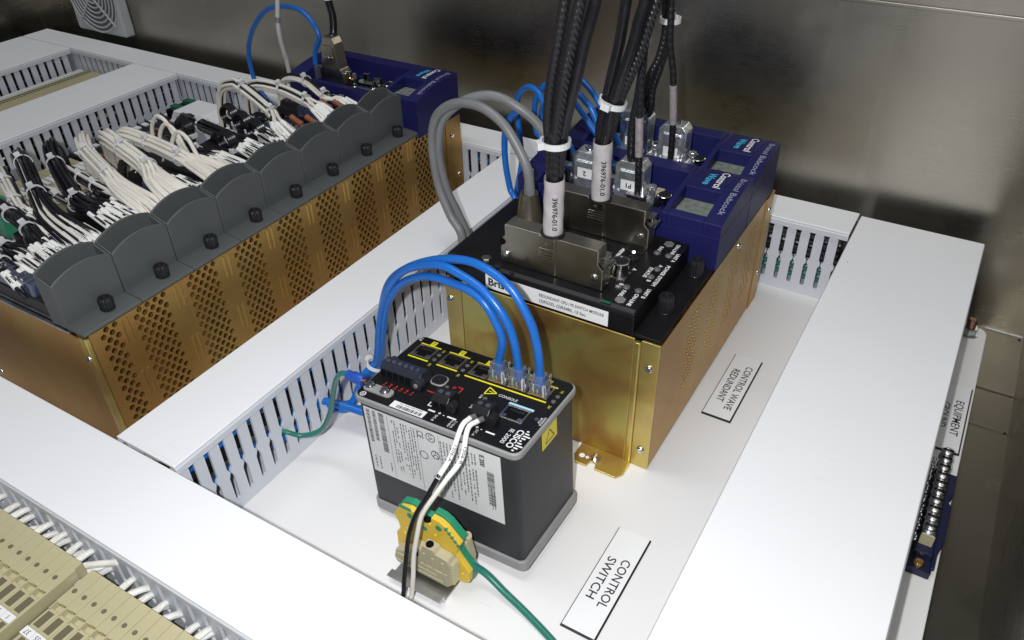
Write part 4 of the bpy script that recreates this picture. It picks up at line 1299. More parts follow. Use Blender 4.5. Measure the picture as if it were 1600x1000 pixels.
def jack(x0, x1, y0, y1, m='nickel', key_up=True):
    """An RJ45 socket: metal shell standing round a dark stepped opening."""
    t = 1.5
    b = MB()
    z1 = ZF + 0.9
    b.box(x0, x1, y0, y0 + t, ZF - 0.3, z1).box(x0, x1, y1 - t, y1, ZF - 0.3, z1).box(x0, x0 + t, y0 + t, y1 - t, ZF - 0.3, z1).box(x1 - t, x1, y0 + t, y1 - t, ZF - 0.3, z1)
    o = b.obj('port', m, sw, bevel=0.2)
    MB().box(x0 + t, x1 - t, y0 + t, y1 - t, ZF - 0.1, ZF + 0.12).obj('port_opening', 'dark', o)
    c = MB()
    n = 8
    for k in range(n):
        cx = x0 + t + 2.4 + k * ((x1 - x0 - 2 * t - 4.8) / (n - 1))
        c.box(cx - 0.16, cx + 0.16, y1 - t - 3.4, y1 - t - 1.2, ZF + 0.12, ZF + 0.3)
    tag(c.obj('contact', 'nickel', o), kind='stuff')
    MB().box(x0 + t, x0 + t + 3, y0 + t, y0 + t + 3, ZF + 0.1, ZF + 0.7).box(x1 - t - 3, x1 - t, y0 + t, y0 + t + 3, ZF + 0.1, ZF + 0.7).obj('key_step', 'nickel', o)
    return o


for x0, n in ((7.4, '6X'), (33.2, '5X')):
    jack(x0 + 0.3, x0 + 17.4, 57, 71.4)
    flat('port_line', 'ink_yellow', x0, x0 + 18, 55.0, 56.2)
    flat('port_line', 'ink_yellow', x0, x0 + 18, 72.2, 73.4)
    f = flat('port_tag', 'ink_yellow', x0 + 7, x0 + 11.4, 73.4, 78.6)
    text(n, 2.0, (x0 + 9.2, 76, ZF + 0.2), YN, XP, 'ink', sw)
for k in range(4):
    x0 = 59.4 + k * 16.3
    jack(x0 + 0.2, x0 + 15.4, 56.4, 70.6)
    f = flat('port_tag', 'ink_yellow', x0 + 5.5, x0 + 9.7, 72.2, 77.0)
flat('port_line', 'ink_yellow', 58.8, 124.6, 53.6, 54.8)
flat('port_line', 'ink_yellow', 58.8, 124.6, 70.9, 72.0)
for x, y, s, ty in ((28.6, 59.5, '6X', 53), (28.5, 65.7, '5X', 71), (54.4, 58.5, '4X', 52), (54.3, 64.6, '3X', 70), (128.7, 57.3, '2X', 51), (128.8, 63.2, '1X', 69)):
    MB().lathe((x, y, ZF - 0.1), ZP, [(1.7, 0), (1.6, 0.6), (0.8, 0.9)], 14).obj('port_lamp', 'led', sw, smooth=True)
    text(s, 1.9, (x + 0.2, ty, ZF), YN, XP, 'ink_yellow', sw)
text('LT', 2.6, (3.6, 76.5, ZF), YN, XP, 'ink_white', sw, bold=0.03)

# six-way alarm connector
al = MB()
al.prism([(26.5, ZF), (40.5, ZF), (40.5, ZF + 6), (37, ZF + 10.5), (29, ZF + 10.5), (26.5, ZF + 7)], 'x', 5.5, 40.5)
al = al.obj('alarm_connector', 'slate', sw, bevel=0.5)
MB().cyl((38.8, 30, ZF + 4), YN, 4.4, 6, 14).obj('connector_ear', 'slate', al, bevel=0.4)
MB().cyl((7.2, 38, ZF + 4), YP, 3.6, 4.5, 14).obj('connector_ear', 'slate', al, bevel=0.4)
sb = MB()
eb = MB()
for k in range(6):
    sb.cyl((8.6 + 5.2 * k, 33, ZF + 10.4), ZP, 1.7, 0.35, 12)
    eb.box(6.6 + 5.4 * k, 10.4 + 5.4 * k, 25.6, 26.45, ZF + 1.5, ZF + 6.5)
sb.obj('terminal_screw', 'zinc', al)
eb.obj('wire_entry', 'dark', al)
screw(al, (38.8, 24, ZF + 4), YN, 1.9, 'ink_grey')
for k in range(6):
    text('123456'[k] if k < 4 else ('+' if k == 5 else '4'), 2.3, (14.5 + 4.7 * k, 20.6, ZF), XP, YP, 'ink_red', sw, bold=0.03)
    flat('red_tick', 'ink_red', 13.2 + 4.7 * k, 15.6 + 4.7 * k, 18.2, 18.6)
# slide-switch window
MB().prism(rrect(41, 53, 34.6, 46, 4.0, 5), 'z', ZF - 0.1, ZF + 1.2).obj('oval_bezel', 'rim', sw, smooth=True, bevel=0.4)
MB().prism(rrect(41.8, 52.2, 35.4, 45.2, 3.6, 5), 'z', ZF + 1.2, ZF + 1.5).obj('oval_cover', 'black', sw)
MB().lathe((47, 40.2, ZF + 1.5), ZP, [(2.6, 0), (2.4, 1.4), (0.6, 1.6)], 14).obj('button', 'black', sw, smooth=True)
for q in ((45.5, 52.5, 27.2, 27.9), (62.8, 67, 40.4, 41.1), (66.2, 66.9, 33.5, 41.0), (62.8, 66.2, 33.5, 34.1)):
    flat('red_line', 'ink_red', *q)
for y in (34.6, 39.2):
    text('12', 2.2, (60.4, y, ZF), YN, XP, 'ink_red', sw, bold=0.03)
MB().lathe((55.6, 37, ZF - 0.1), ZP, [(1.6, 0), (1.5, 0.7), (0.6, 0.9)], 12).obj('alarm_lamp', 'led', sw, smooth=True)


def dc_plug(x, y, lines=False):
    o = MB().prism([(y - 6.5, ZF), (y + 6.5, ZF), (y + 6.5, ZF + 5), (y + 4, ZF + 9.5), (y - 3, ZF + 9.5), (y - 6.5, ZF + 6)], 'x', x - 6.8, x + 6.8).obj('power_connector', 'black', sw, bevel=0.5)
    MB().box(x - 6, x + 5, y + 6.4, y + 9.5, ZF, ZF + 5.5).obj('latch', 'black', o, bevel=0.5)
    MB().cyl((x + 9.2, y - 1, ZF + 3.8), YN, 4.0, 6.2, 14).cyl((x - 8, y + 3, ZF + 3.2), YP, 3.2, 3.4, 14).obj('connector_ear', 'black', o, bevel=0.3)
    s = MB()
    for dx in (-3, 3):
        s.cyl((x + dx, y + 0.5, ZF + 9.4), ZP, 1.9, 0.35, 12)
    s.obj('terminal_screw', 'zinc', o)
    e = MB()
    for dx in (-3, 3):
        e.box(x + dx - 1.9, x + dx + 1.9, y - 7.2, y - 6.55, ZF + 1.4, ZF + 5.4)
    e.obj('wire_entry', 'dark', o)
    return o


dc_plug(65, 21.5)
dc_plug(95.5, 23.5)
for q in ((58.4, 63.9, 10.6, 11.8), (74.0, 81, 10.5, 11.7), (89.0, 93.3, 10.4, 11.6), (104.6, 111.4, 10.0, 11.2)):
    flat('white_bar', 'ink_white', *q)
for x in (55.0, 86.0):
    flat('white_corner', 'ink_white', x, x + 0.7, 14.6, 19)
    flat('white_corner', 'ink_white', x + 0.7, x + 3.2, 14.6, 15.3)
for x, s in ((67.5, '+'), (71.2, '-'), (97.5, '+'), (101, '-')):
    text(s, 3.0, (x, 11.2, ZF), XP, YP, 'ink_white', sw, bold=0.02)
text('DC-A', 1.9, (99, 6.4, ZF), YN, XP, 'ink_white', sw)
text('DC-B', 1.9, (67, 6.0, ZF), YN, XP, 'ink_white', sw)
text('9.6-60V', 1.7, (79.6, 6.4, ZF), YN, XP, 'ink_white', sw, width=7.5)
text('2.1-0.4A', 1.7, (82.2, 6.4, ZF), YN, XP, 'ink_white', sw, width=7.5)
tri = MB()
for (ax, ay), (bx_, by) in (((82.4, 43), (82.4, 50.8)), ((82.4, 50.8), (90.2, 47)), ((90.2, 47), (82.4, 43))):
    d = Vector((bx_ - ax, by - ay, 0)).normalized()
    nn = Vector((-d.y, d.x, 0)) * 0.45
    a, c = Vector((ax, ay, ZF + 0.16)), Vector((bx_, by, ZF + 0.16))
    tri.quad(a - nn, c - nn, c + nn, a + nn)
tri.quad((84, 46.7, ZF + .17), (87.6, 46.5, ZF + .17), (87.6, 47.1, ZF + .17), (84, 47.4, ZF + .17))
tri.obj('warning_triangle', 'ink_yellow', sw)
text('CONSOLE', 2.5, (99.6, 46.4, ZF), XP, YP, 'ink_white', sw, width=14.6)
flat('console_bar', 'pale_blue', 102.9, 122, 41.4, 43.6)
jack(103.6, 121.4, 26.8, 41.0)
for y, s in ((38.7, 'USB'), (33.0, 'EIP Mod'), (27.4, 'SYS')):
    MB().lathe((86.0, y, ZF - 0.1), ZP, [(1.7, 0), (1.6, 0.6), (0.8, 0.9)], 14).obj('status_lamp', 'led', sw, smooth=True)
for y, s in ((40.5, 'USB'), (34.5, 'EIP'), (28.5, 'SYS')):
    text(s, 1.6, (82.2, y - 1, ZF), YN, XP, 'ink_white', sw, width=4)
MB().lathe((127.6, 36.4, ZF - 0.1), ZP, [(1.3, 0), (1.3, 0.25), (0.9, 0.25), (0.8, 0.1)], 14).obj('setup_button', 'led', sw)
text('EXPRESS', 1.5, (133.0 - 0.6, 36, ZF), YN, XP, 'ink_white', sw, width=8.6)
text('SETUP', 1.5, (130.4, 36.2, ZF), YN, XP, 'ink_white', sw, width=6)
text('CISCO', 4.6, (124.8, 13.4, ZF), YN, XP, 'ink_white', sw, width=18, bold=0.02)
text('IE 2000', 3.2, (119.0, 13.4, ZF), YN, XP, 'ink_white', sw, width=14.5)
lg = MB()
for k, h in enumerate((1.6, 3.0, 5.0, 3.0, 1.6, 3.0, 5.0, 3.0, 1.6)):
    y = 23.0 - k * 2.45
    lg.box(128.3, 128.3 + h, y - 0.55, y + 0.55, ZF, ZF + 0.15)
lg.obj('logo_bars', 'ink_white', sw)
bc = flat('serial_label', 'label', 32.2, 59.8, 1.8, 8.4, 0.18)
bb = MB()
x = 37.0
while x < 57.5:
    w = random.choice((0.35, 0.35, 0.7, 1.0))
    bb.box(x, x + w, 2.6, 5.6, ZF + 0.2, ZF + 0.28)
    x += w + random.choice((0.4, 0.6))
tag(bb.obj('barcode', 'ink', bc), kind='stuff')
text('SN: FDO1843T2ZR', 1.2, (47, 7.0, ZF + 0.22), XP, YP, 'ink', bc, width=19)
# earth lug with its two screws
MB().prism(rrect(3.6, 27.6, 7.4, 15.6, 3.2), 'z', ZF, ZF + 1.6).obj('earth_plate', 'rim', sw, bevel=0.3)
screw(sw, (7.5, 12.2, ZF + 1.6), ZP, 4.0, 'chrome')
screw(sw, (21, 11.6, ZF + 1.6), ZP, 4.0, 'chrome')
er = MB().lathe((7.4, 4.2, ZF - 0.02), ZP, [(2.3, 0), (2.3, 0.14), (1.8, 0.15)], 18).obj('earth_symbol', 'ink_white', sw)
MB().cyl((7.4, 4.2, ZF + 0.1), ZP, 1.7, 0.1, 16).obj('symbol_ground', 'face', er)
MB().box(6.2, 8.6, 4.0, 4.4, ZF + 0.2, ZF + 0.24).box(7.2, 7.6, 2.9, 5.5, ZF + 0.2, ZF + 0.25).obj('symbol_bar', 'ink_white', er)

# approvals label on the near side of the case
yl = 2.42
lab = MB().box(7, 120, yl - 0.15, yl, 40, 100.5).obj('approvals_label', 'label_grey', sw)
pr = MB()
rnd = random.Random(5)


def prn(x0, x1, z0, z1):
    pr.quad((x0, yl - 0.22, z0), (x1, yl - 0.22, z0), (x1, yl - 0.22, z1), (x0, yl - 0.22, z1))


def column(x, wdt, z0, z1, step=1.5, dash=0.7):
    """A line of small print running down the label."""
    z = z1
    while z > z0:
        ln = rnd.uniform(1.0, 3.2)
        if rnd.random() < 0.9:
            prn(x, x + wdt, max(z0, z - ln), z)
        z -= ln + rnd.uniform(0.5, 1.0)


for x in (31, 33.2, 35.4, 39.0, 41.2, 43.4, 45.6, 47.8, 50):
    column(x, 1.0, 48 + rnd.uniform(0, 14), 97)
for x in (72, 74.6, 77.2, 80, 83, 86, 89, 91.6, 94.2, 97, 99.4):
    column(x, 1.1, 44 + rnd.uniform(0, 16), 95)
for x in (10, 14):
    column(x, 1.2, 44, 56)
column(24, 1.2, 46, 56)
for x in (111, 113):
    column(x, 0.8, 50, 70)
tag(pr.obj('small_print', 'ink_grey', lab), kind='stuff')
br = MB()
for x0, x1, z0, z1 in ((9.2, 12.2, 70, 99), (14.4, 17.4, 72, 99), (20, 24.6, 64, 99), (108.6, 114.2, 54, 84)):
    z = z1
    while z > z0:
        w = rnd.choice((0.4, 0.5, 0.9))
        br.quad((x0, yl - 0.23, z - w), (x1, yl - 0.23, z - w), (x1, yl - 0.23, z), (x0, yl - 0.23, z))
        z -= w + rnd.choice((0.4, 0.6))
tag(br.obj('barcode', 'ink', lab), kind='stuff')
text('CE', 5.2, (55.5, yl - 0.16, 94), ZN, XP, 'ink', lab, width=6.4)
text('UL', 3.6, (64.5, yl - 0.16, 94.5), ZN, XP, 'ink', lab)
text('FC', 4.6, (67, yl - 0.16, 80), ZN, XP, 'ink', lab)
text('N223', 2.6, (67.6, yl - 0.16, 47.5), ZN, XP, 'ink', lab)
text('IE 2000', 3.6, (105.4, yl - 0.16, 92), ZN, XP, 'ink', lab, width=10, bold=0.03)
rg = MB()
for cx, cz, rr in ((64.5, 94.5, 4.0), (57, 76, 3.6), (67, 80, 3.6)):
    for k in range(20):
        a, c = 2 * math.pi * k / 20, 2 * math.pi * (k + 1) / 20
        rg.quad((cx + rr * math.cos(a), yl - 0.24, cz + rr * math.sin(a)), (cx + rr * math.cos(c), yl - 0.24, cz + rr * math.sin(c)),
                (cx + (rr - .6) * math.cos(c), yl - 0.24, cz + (rr - .6) * math.sin(c)), (cx + (rr - .6) * math.cos(a), yl - 0.24, cz + (rr - .6) * math.sin(a)))
for (ax, az), (cx, cz) in (((64, 60), (64, 53)), ((64, 53), (70, 56.5)), ((70, 56.5), (64, 60))):
    d = Vector((cx - ax, 0, cz - az)).normalized()
    nn = Vector((-d.z, 0, d.x)) * 0.35
    a, c = Vector((ax, yl - .24, az)), Vector((cx, yl - .24, cz))
    rg.quad(a - nn, c - nn, c + nn, a + nn)
for x in (27.5, 53, 71):
    rg.quad((x, yl - .24, 42), (x + .25, yl - .24, 42), (x + .25, yl - .24, 99), (x, yl - .24, 99))
rg.obj('approval_mark', 'ink', lab)
st = MB().box(FW - 2.45, FW - 2.2, 34, 54, 86, 102).obj('warning_sticker', 'sticker', sw)
tr = MB()
for (ay, az), (cy, cz) in (((38, 89), (50, 89)), ((50, 89), (44, 98)), ((44, 98), (38, 89))):
    d = Vector((0, cy - ay, cz - az)).normalized()
    nn = Vector((0, -d.z, d.y)) * 0.4
    a, c = Vector((FW - 2.1, ay, az)), Vector((FW - 2.1, cy, cz))
    tr.quad(a - nn, c - nn, c + nn, a + nn)
tr.obj('warning_mark', 'ink', st)
MB().box(30, 105, 20, 62, -3, 0).obj('rail_clip', 'black', sw)
sw.rotation_euler = (math.radians(-2.2), math.radians(-3.2), 0)
SWM = Matrix.Translation(Vector((-311.5, 293.0, 3.0))) @ sw.rotation_euler.to_matrix().to_4x4()


def swp(x, y, z):
    return SWM @ Vector((x, y, z))


# blue patch cables plugged into the switch
for nm, lx, lab in (('blue_a', 83.6, 'blue network cable in the left, lowest arch, plugged into the switch'), ('blue_b', 99.8, 'blue network cable in the middle arch, plugged into the switch'),
                    ('blue_c', 116.2, 'blue network cable in the tallest arch, plugged nearest the switch corner')):
    p = swp(lx, 61.5, ZF)
    t = thing('network_cable', lab, 'network cable', tuple(p), 'blue network cables of the switch')
    up = (SWM.to_3x3() @ Vector((0, 0, 1))).normalized()
    path = [tuple(p + up * 6), tuple(p + up * 15)] + PATHS[nm][2:]
    e = Vector(path[-1])
    path += [(e.x - 8, e.y - 8, e.z - 12), (e.x - 16, e.y - 22, 20), (-400, e.y - 30, 18), (-416, e.y - 38, 20)]
    jk = MB().tube(path, 2.95, 14, 6).obj('jacket', 'blue', t, smooth=True)
    sp_ = spline(path, 24)
    pj = MB()
    rj = random.Random(len(nm) + lx)
    for q in range(40, 150, 3):
        c0, c1 = sp_[q], sp_[q + 1]
        if rj.random() < 0.25:
            continue
        dq = (c1 - c0).normalized()
        vq = (Vector((-60, 0, 520)) - c0)
        vq = (vq - dq * vq.dot(dq)).normalized()
        wq = dq.cross(vq) * rj.uniform(0.35, 0.6)
        a_, b_ = c0 + vq * 3.02, c0 + dq * rj.uniform(0.5, 1.2) + vq * 3.02
        pj.quad(a_ - wq, b_ - wq, b_ + wq, a_ + wq)
    tag(pj.obj('jacket_print', 'blue_dark', jk), kind='stuff')

    def bxl(b, x0, x1, y0, y1, z0, z1):
        pts = [swp(lx + a, 61.5 + c, ZF + d) for d in (z0, z1) for a, c in ((x0, y0), (x1, y0), (x1, y1), (x0, y1))]
        return b.add(pts, [(3, 2, 1, 0), (4, 5, 6, 7), (0, 1, 5, 4), (1, 2, 6, 5), (2, 3, 7, 6), (3, 0, 4, 7)])
    b = MB()
    bxl(b, -5.8, 5.8, -5, 4, 0.3, 10)
    bxl(b, -4.6, 4.6, -4.4, 3.4, 10.05, 16)
    pl = b.obj('plug', 'clear', t, bevel=0.5)
    b = MB()
    bxl(b, -3.0, 3.0, 4.6, 5.6, 1, 15)
    bxl(b, -5.6, -4.6, 4.2, 6.5, 6, 14)
    bxl(b, 4.6, 5.6, 4.2, 6.5, 6, 14)
    b.obj('latch', 'clear', pl, bevel=0.3)
    for k, m in enumerate(('white_wire', 'green', 'white_wire', 'brown', 'blue_dark', 'ink_white')):
        b = MB()
        xx = -3.6 + k * 1.45
        bxl(b, xx, xx + 0.9, -2.6, -1.6, 0.6, 9.0)
        b.obj('core', m, pl)
    b = MB()
    for k in range(8):
        bxl(b, -4.4 + 1.2 * k, -4.0 + 1.2 * k, -5.3, -5.05, 0.4, 4)
    b.obj('contact', 'brass', pl)
bb = MB()
tie_ring(bb, mean(('blue_a', 'blue_b', 'blue_c'), -1) + Vector((-1, -1, -2)), (0.3, 0.3, 1), 7.2, 3.0, 1.0, 18, (-1, 0.2, 0))
tag(bb.obj('cable_tie', 'tie'), 'clear cable tie holding the three blue cables behind the switch', 'cable tie')
for k in range(3):
    o = MB().tube([(-372 + k * 4, 372 - k * 9, 12 + 7 * k), (-384, 364 - k * 7, 14 + 7 * k), (-398, 356 - k * 5, 16 + 7 * k), (-412, 348 - k * 4, 17 + 7 * k)], 3.3, 12, 5).obj('network_cable', 'blue', None, smooth=True)
    tag(o, ['lowest', 'middle', 'topmost'][k] + ' of three short blue cables entering the duct slot left of the switch', 'network cable', 'blue cables entering the duct low down')

# earth wire of the switch: blue ring terminal and green wire
p0, p1 = swp(6.0, 12.6, ZF + 3), swp(-9, 12.2, ZF + 4)
t = thing('earth_wire', 'green earth wire with blue ring terminal on the switch corner, running to the duct', 'wire', tuple(p0))
dv = (p1 - p0).normalized()
MB().cyl(p0 + dv * 2.0, dv, 1.9, 2.6, 12).obj('strand', 'copper', t, smooth=True)
MB().lathe(p0 + dv * 4.2, dv, [(4.0, 0), (4.3, 1), (4.2, 9), (3.6, 10), (3.5, 14.5), (2.6, 15)], 18).obj('ring_terminal', 'blue_dark', t, smooth=True)
MB().tube([tuple(p1), tuple(p1 + dv * 6), (-339, 309, 112), (-349, 312, 95), (-362, 315, 62), (-376, 314, 36), (-390, 306, 29), (-400, 299, 34), (-412, 296, 36)], 2.0, 10, 6).obj('insulation', 'green_wire', t, smooth=True)

# numbered supply wires
for s, dx, m2, lab, mid_, tail in (
        ('1206-A', -3.0, 'black_cable', 'black wire with printed white sleeve 1206-A from the switch power connector',
         [(-224, 283, 112), (-226, 270, 103)], [(-229, 262, 93), (-234, 255, 80), (-238, 250, 63), (-240, 246, 42), (-241, 242, 23), (-241, 236, 5), (-241, 214, 3)]),
        ('1206-B', 3.0, 'white_wire', 'white wire with printed white sleeve 1206-B from the switch power connector',
         [(-217, 285, 112), (-220, 272, 104)], [(-224, 264, 95), (-231, 257, 79), (-233, 252, 63), (-235, 248, 44), (-235, 244, 24), (-236, 238, 5), (-236, 214, 3)])):
    a = swp(95.5 + dx, 23.5 - 6.6, ZF + 3.4)
    c = swp(95.5 + dx, 11.0, ZF + 6)
    t = thing('supply_wire', lab, 'wire', tuple(a), 'supply wires of the switch')
    MB().tube([tuple(a), tuple(c)], 2.0, 10, straight=True).obj('ferrule', 'grey_cable', t, smooth=True)
    k0 = swp(94.5 + dx * .8, 2, ZF + 5.5)
    m0, m1 = Vector(mid_[0]), Vector(mid_[1])
    MB().tube([tuple(c), tuple(k0), tuple(m0), tuple(m1)], 1.75, 12, 5).obj('printed_sleeve', 'sleeve', t, smooth=True)
    MB().tube([tuple(m0.lerp(m1, .8)), tuple(m1)] + tail, 1.65, 10, 6).obj('insulation', m2, t, smooth=True)
    cv_ = spline([tuple(c), tuple(k0), tuple(m0), tuple(m1)], 8)
    pc = cv_[15]
    dirv = (cv_[18] - cv_[12]).normalized()
    vdir = (Vector((0, 0, 485)) - pc).normalized()
    upv = vdir.cross(dirv).normalized()
    n_ = dirv.cross(upv)
    text(s, 1.8, pc + n_ * 2.05, dirv, upv, 'ink', t, width=11, bold=0.02)


# ------------------------------------------------------------------ earth terminal group on its short rail
rail = thing('mounting_rail', 'short piece of galvanised rail carrying the yellow earth terminal', 'rail', (-238, 260, 0))
MB().prism([(247, 5.6), (251.5, 5.6), (251.5, 0.4), (273, 0.4), (273, 5.6), (277.5, 5.6), (277.5, 7), (271.6, 7), (271.6, 1.8), (252.9, 1.8), (252.9, 7), (247, 7)], 'x', -262, -217).obj('rail_profile', 'zinc', rail, bevel=0.2)
# the terminal lies across the rail, its outline drawn in x-z and its thickness along y
gt = thing('earth_terminal', 'yellow and green earth terminal block in front of the network switch', 'terminal block', (-236, 272, 7))
out = [(-266.5, 14), (-262, 7.5), (-221, 7.5), (-210.5, 9), (-206, 12), (-205, 23), (-211, 31), (-215, 37), (-213, 45), (-211, 49), (-216, 54.5), (-221, 60), (-226, 63), (-233, 63.5), (-234, 56), (-241, 56), (-242, 60), (-252, 61), (-260, 58.5), (-266, 49), (-263, 42), (-262, 36), (-266, 29)]
MB().prism(out, 'y', 267.5, 272.0).obj('yellow_half', 'yellow', gt, bevel=0.4)
inn = [(-236 + (a + 236) * 1.012, c + (1.6 if c > 40 else -0.4)) for a, c in out]
MB().prism(inn, 'y', 272.1, 277.0).obj('green_half', 'green', gt, bevel=0.4)
d = MB()
for a, c in ((-251, 55), (-227.5, 56.5)):
    d.cyl((a, 267.5, c), YN, 2.5, 0.5, 14)
d.obj('green_dot', 'green', gt)
MB().cyl((-239.5, 267.5, 49), YN, 2.0, 0.5, 12).obj('green_dot', 'green', gt)
for k in range(5):
    q = k / 4
    a, c = -222.5 + 9.0 * q, 57.6 - 11 * q
    MB().box(a, a + 2.2, 266.9, 268.4, c, c + 2.6).obj('green_tooth', 'green', gt, bevel=0.2)
MB().box(-259, -250, 267.0, 268, 59.4, 62).obj('green_tooth', 'green', gt, bevel=0.3)
MB().cyl((-238, 270, 56.2), ZP, 3.0, 0.8, 14).obj('screw_well', 'dark', gt)
for a, c in ((-258, 33), (-214, 30), (-211, 19), (-231, 47)):
    MB().cyl((a, 267.5, c), YN, 1.0, 0.5, 10).obj('moulded_pip', 'ink_yellow', gt)
MB().box(-256, -250, 266.9, 267.45, 39, 40).obj('moulded_line', 'yellow', gt)
ec = thing('end_clamp', 'ribbed beige end clamp in front of the yellow earth terminal', 'end clamp', (-238, 262, 7))
MB().prism([(-264, 12), (-262, 7.4), (-219, 7.4), (-215, 12), (-214.5, 33), (-217, 37), (-226, 38), (-228, 41), (-237, 41), (-239, 35), (-246, 35), (-249, 27), (-262, 21)], 'y', 259.5, 267.2).obj('body', 'beige_clamp', ec, bevel=0.5)
for k in range(7):
    z = 13 + k * 3.3
    MB().prism([(-214.8, z), (-212.6, z + 0.9), (-214.8, z + 2.2)], 'y', 259.8, 267).obj('grip_rib', 'beige_clamp', ec)
for q in ((-262, -222, 258.6, 259.6, 10, 12), (-240, -218, 258.7, 259.6, 20, 22), (-237, -235, 258.7, 259.6, 22.1, 34), (-230, -228, 258.7, 259.6, 22.1, 33), (-222, -220, 258.7, 259.6, 22.1, 33), (-244, -227, 258.7, 259.6, 15, 16.4), (-260, -247, 258.7, 259.6, 18, 19.4)):
    MB().box(*q).obj('moulded_relief', 'beige_clamp', ec, bevel=0.3)
MB().cyl((-244, 259.6, 29), YN, 2.8, 0.5, 14).obj('clamp_hole', 'dark', ec)
MB().cyl((-233, 263, 40.2), ZP, 2.8, 1.6, 14).obj('screw_head', 'dark', ec)
e2 = thing('end_clamp', 'beige end clamp behind the earth terminal, against the switch', 'end clamp', (-236, 281, 7))
MB().prism([(-262, 7.4), (-212, 7.4), (-210, 22), (-213, 38), (-219, 43), (-222, 41), (-254, 40), (-260, 26)], 'y', 277.3, 284).obj('body', 'beige_clamp', e2, bevel=0.5)
MB().cyl((-216, 281, 40), (0.6, 0, 0.8), 3.0, 4, 14).obj('screw_head', 'beige_clamp', e2, bevel=0.4)
gw = MB().tube([(-219, 271, 31), (-209, 274, 24), (-198, 277, 16), (-182, 275, 9), (-163, 271, 5), (-136, 262, 3), (-112, 250, 3), (-88, 232, 3)], 2.5, 12, 6).obj('earth_wire', 'green_wire', None, smooth=True)
tag(gw, 'green earth wire running over the panel from the yellow terminal to the picture edge', 'wire')


# ------------------------------------------------------------------ engraved plates on the panel
def plate(label, x0, x1, y0, y1, lines):
    t = thing('engraved_plate', label, 'label plate', ((x0 + x1) / 2, (y0 + y1) / 2, 0))
    MB().box(x0, x1, y0, y1, 0.2, 1.2).obj('core', 'ink', t)
    i = 0.7
    a = MB()
    a.add([(x0 + .1, y0 + .1, 1.25), (x1 - .1, y0 + .1, 1.25), (x1 - .1, y1 - .0, 1.25), (x0 + .1, y1 - .0, 1.25),
           (x0 + i, y0 + i * 1.8, 1.7), (x1 - i * 1.6, y0 + i * 1.8, 1.7), (x1 - i * 1.6, y1 - .05, 1.7), (x0 + i, y1 - .05, 1.7)], [(4, 5, 6, 7), (2, 3, 7, 6)])
    a.obj('white_face', 'plate', t)
    r = MB()
    r.add([(x0 + .1, y0 + .1, 1.25), (x1 - .1, y0 + .1, 1.25), (x1 - .1, y1 - .0, 1.25), (x0 + .1, y1 - .0, 1.25),
           (x0 + i, y0 + i * 1.8, 1.69), (x1 - i * 1.6, y0 + i * 1.8, 1.69), (x1 - i * 1.6, y1 - .05, 1.69), (x0 + i, y1 - .05, 1.69)], [(0, 1, 5, 4), (1, 2, 6, 5), (3, 0, 4, 7)])
    r.obj('black_bevel', 'ink', t)
    for s, x, w in lines:
        text(s, 6.4, (x, (y0 + y1) / 2 - 0.0, 1.7), YN, XP, 'ink', t, width=w, bold=0.008)
    return t


plate('white engraved plate reading CONTROL SWITCH', -140.6, -114.8, 277, 370.4, (('CONTROL', -123, 44), ('SWITCH', -133, 38)))
plate('white engraved plate reading CONTROL WAVE REDUNDANT', -131.6, -105.6, 518.6, 610.5, (('CONTROL WAVE', -113.8, 65), ('REDUNDANT', -123.4, 49)))
plate('white engraved plate reading EQUIPMENT GROUND, half under the wide duct', 40.3, 66.2, 573, 664, (('EQUIPMENT', 58.4, 48), ('GROUND', 48.2, 35)))

# ------------------------------------------------------------------ ground bar
gb = thing('ground_bar', 'silver ground bar with screws on a dark insulating base at the right edge', 'ground bar', (57, 505, 0))
MB().prism([(48.5, 436), (63.5, 436), (64.5, 452), (68, 470), (68, 508), (65, 512), (67.5, 520), (67.5, 543), (48.5, 543)], 'z', 0.3, 6).obj('insulator', 'navy', gb, bevel=0.6)
MB().box(50, 62, 448, 466, 6, 12).obj('foot', 'navy', gb, bevel=0.6)
MB().box(62.6, 65.0, 440, 454, 6, 8.5).obj('side_rib', 'navy', gb, bevel=0.4)
MB().box(51.2, 59.6, 456, 552, 12, 22).obj('bar', 'ally', gb, bevel=0.5)
MB().box(51, 59.8, 455.2, 456, 12.2, 22.2).obj('bar_end', 'beige_clamp', gb)
for k in range(10):
    y = 463 + 9.3 * k
    s = MB().lathe((55.4, y, 22), ZP, [(4.3, 0), (4.5, 1.4), (3.7, 2.8), (1.8, 3.6), (0.4, 3.7)], 16).obj('clamp_screw', 'ally', gb, smooth=True)
    MB().box(51.6, 59.2, y - 0.55, y + 0.55, 25.2, 25.9).obj('slot', 'dark', s)
    MB().cyl((51.2, y, 16.8), XN, 2.4, 0.5, 12).obj('wire_hole', 'dark', gb)
ch = MB()
for k in range(26):
    y = 456 + k * 3.6
    ch.lathe((48.4 + 0.5 * math.sin(k * 2.1), y, 13 + 0.8 * math.cos(k * 1.7)), (0.2, 1, 0.1), [(0.3, -1.7), (1.4, -0.8), (1.6, 0), (1.4, 0.8), (0.3, 1.7)], 8)
bd = ch.obj('bead_chain', 'chrome', None, smooth=True)
tag(bd, 'thin silver bead chain hanging along the ground bar', 'bead chain')
screw(gb, (55.2, 442.5, 6), ZP, 4.0, 'brass', 'fixing_screw')
bt = thing('panel_bolt', 'bolt with browned thread and steel nut at the top right corner of the panel', 'bolt', (52, 752, 0))
MB().cyl((52, 752, 0), ZP, 9, 1.6, 20).obj('washer', 'zinc', bt, bevel=0.3)
MB().cyl((52, 752, 1.6), ZP, 7.6, 7, 6).obj('nut', 'zinc', bt, bevel=0.6)
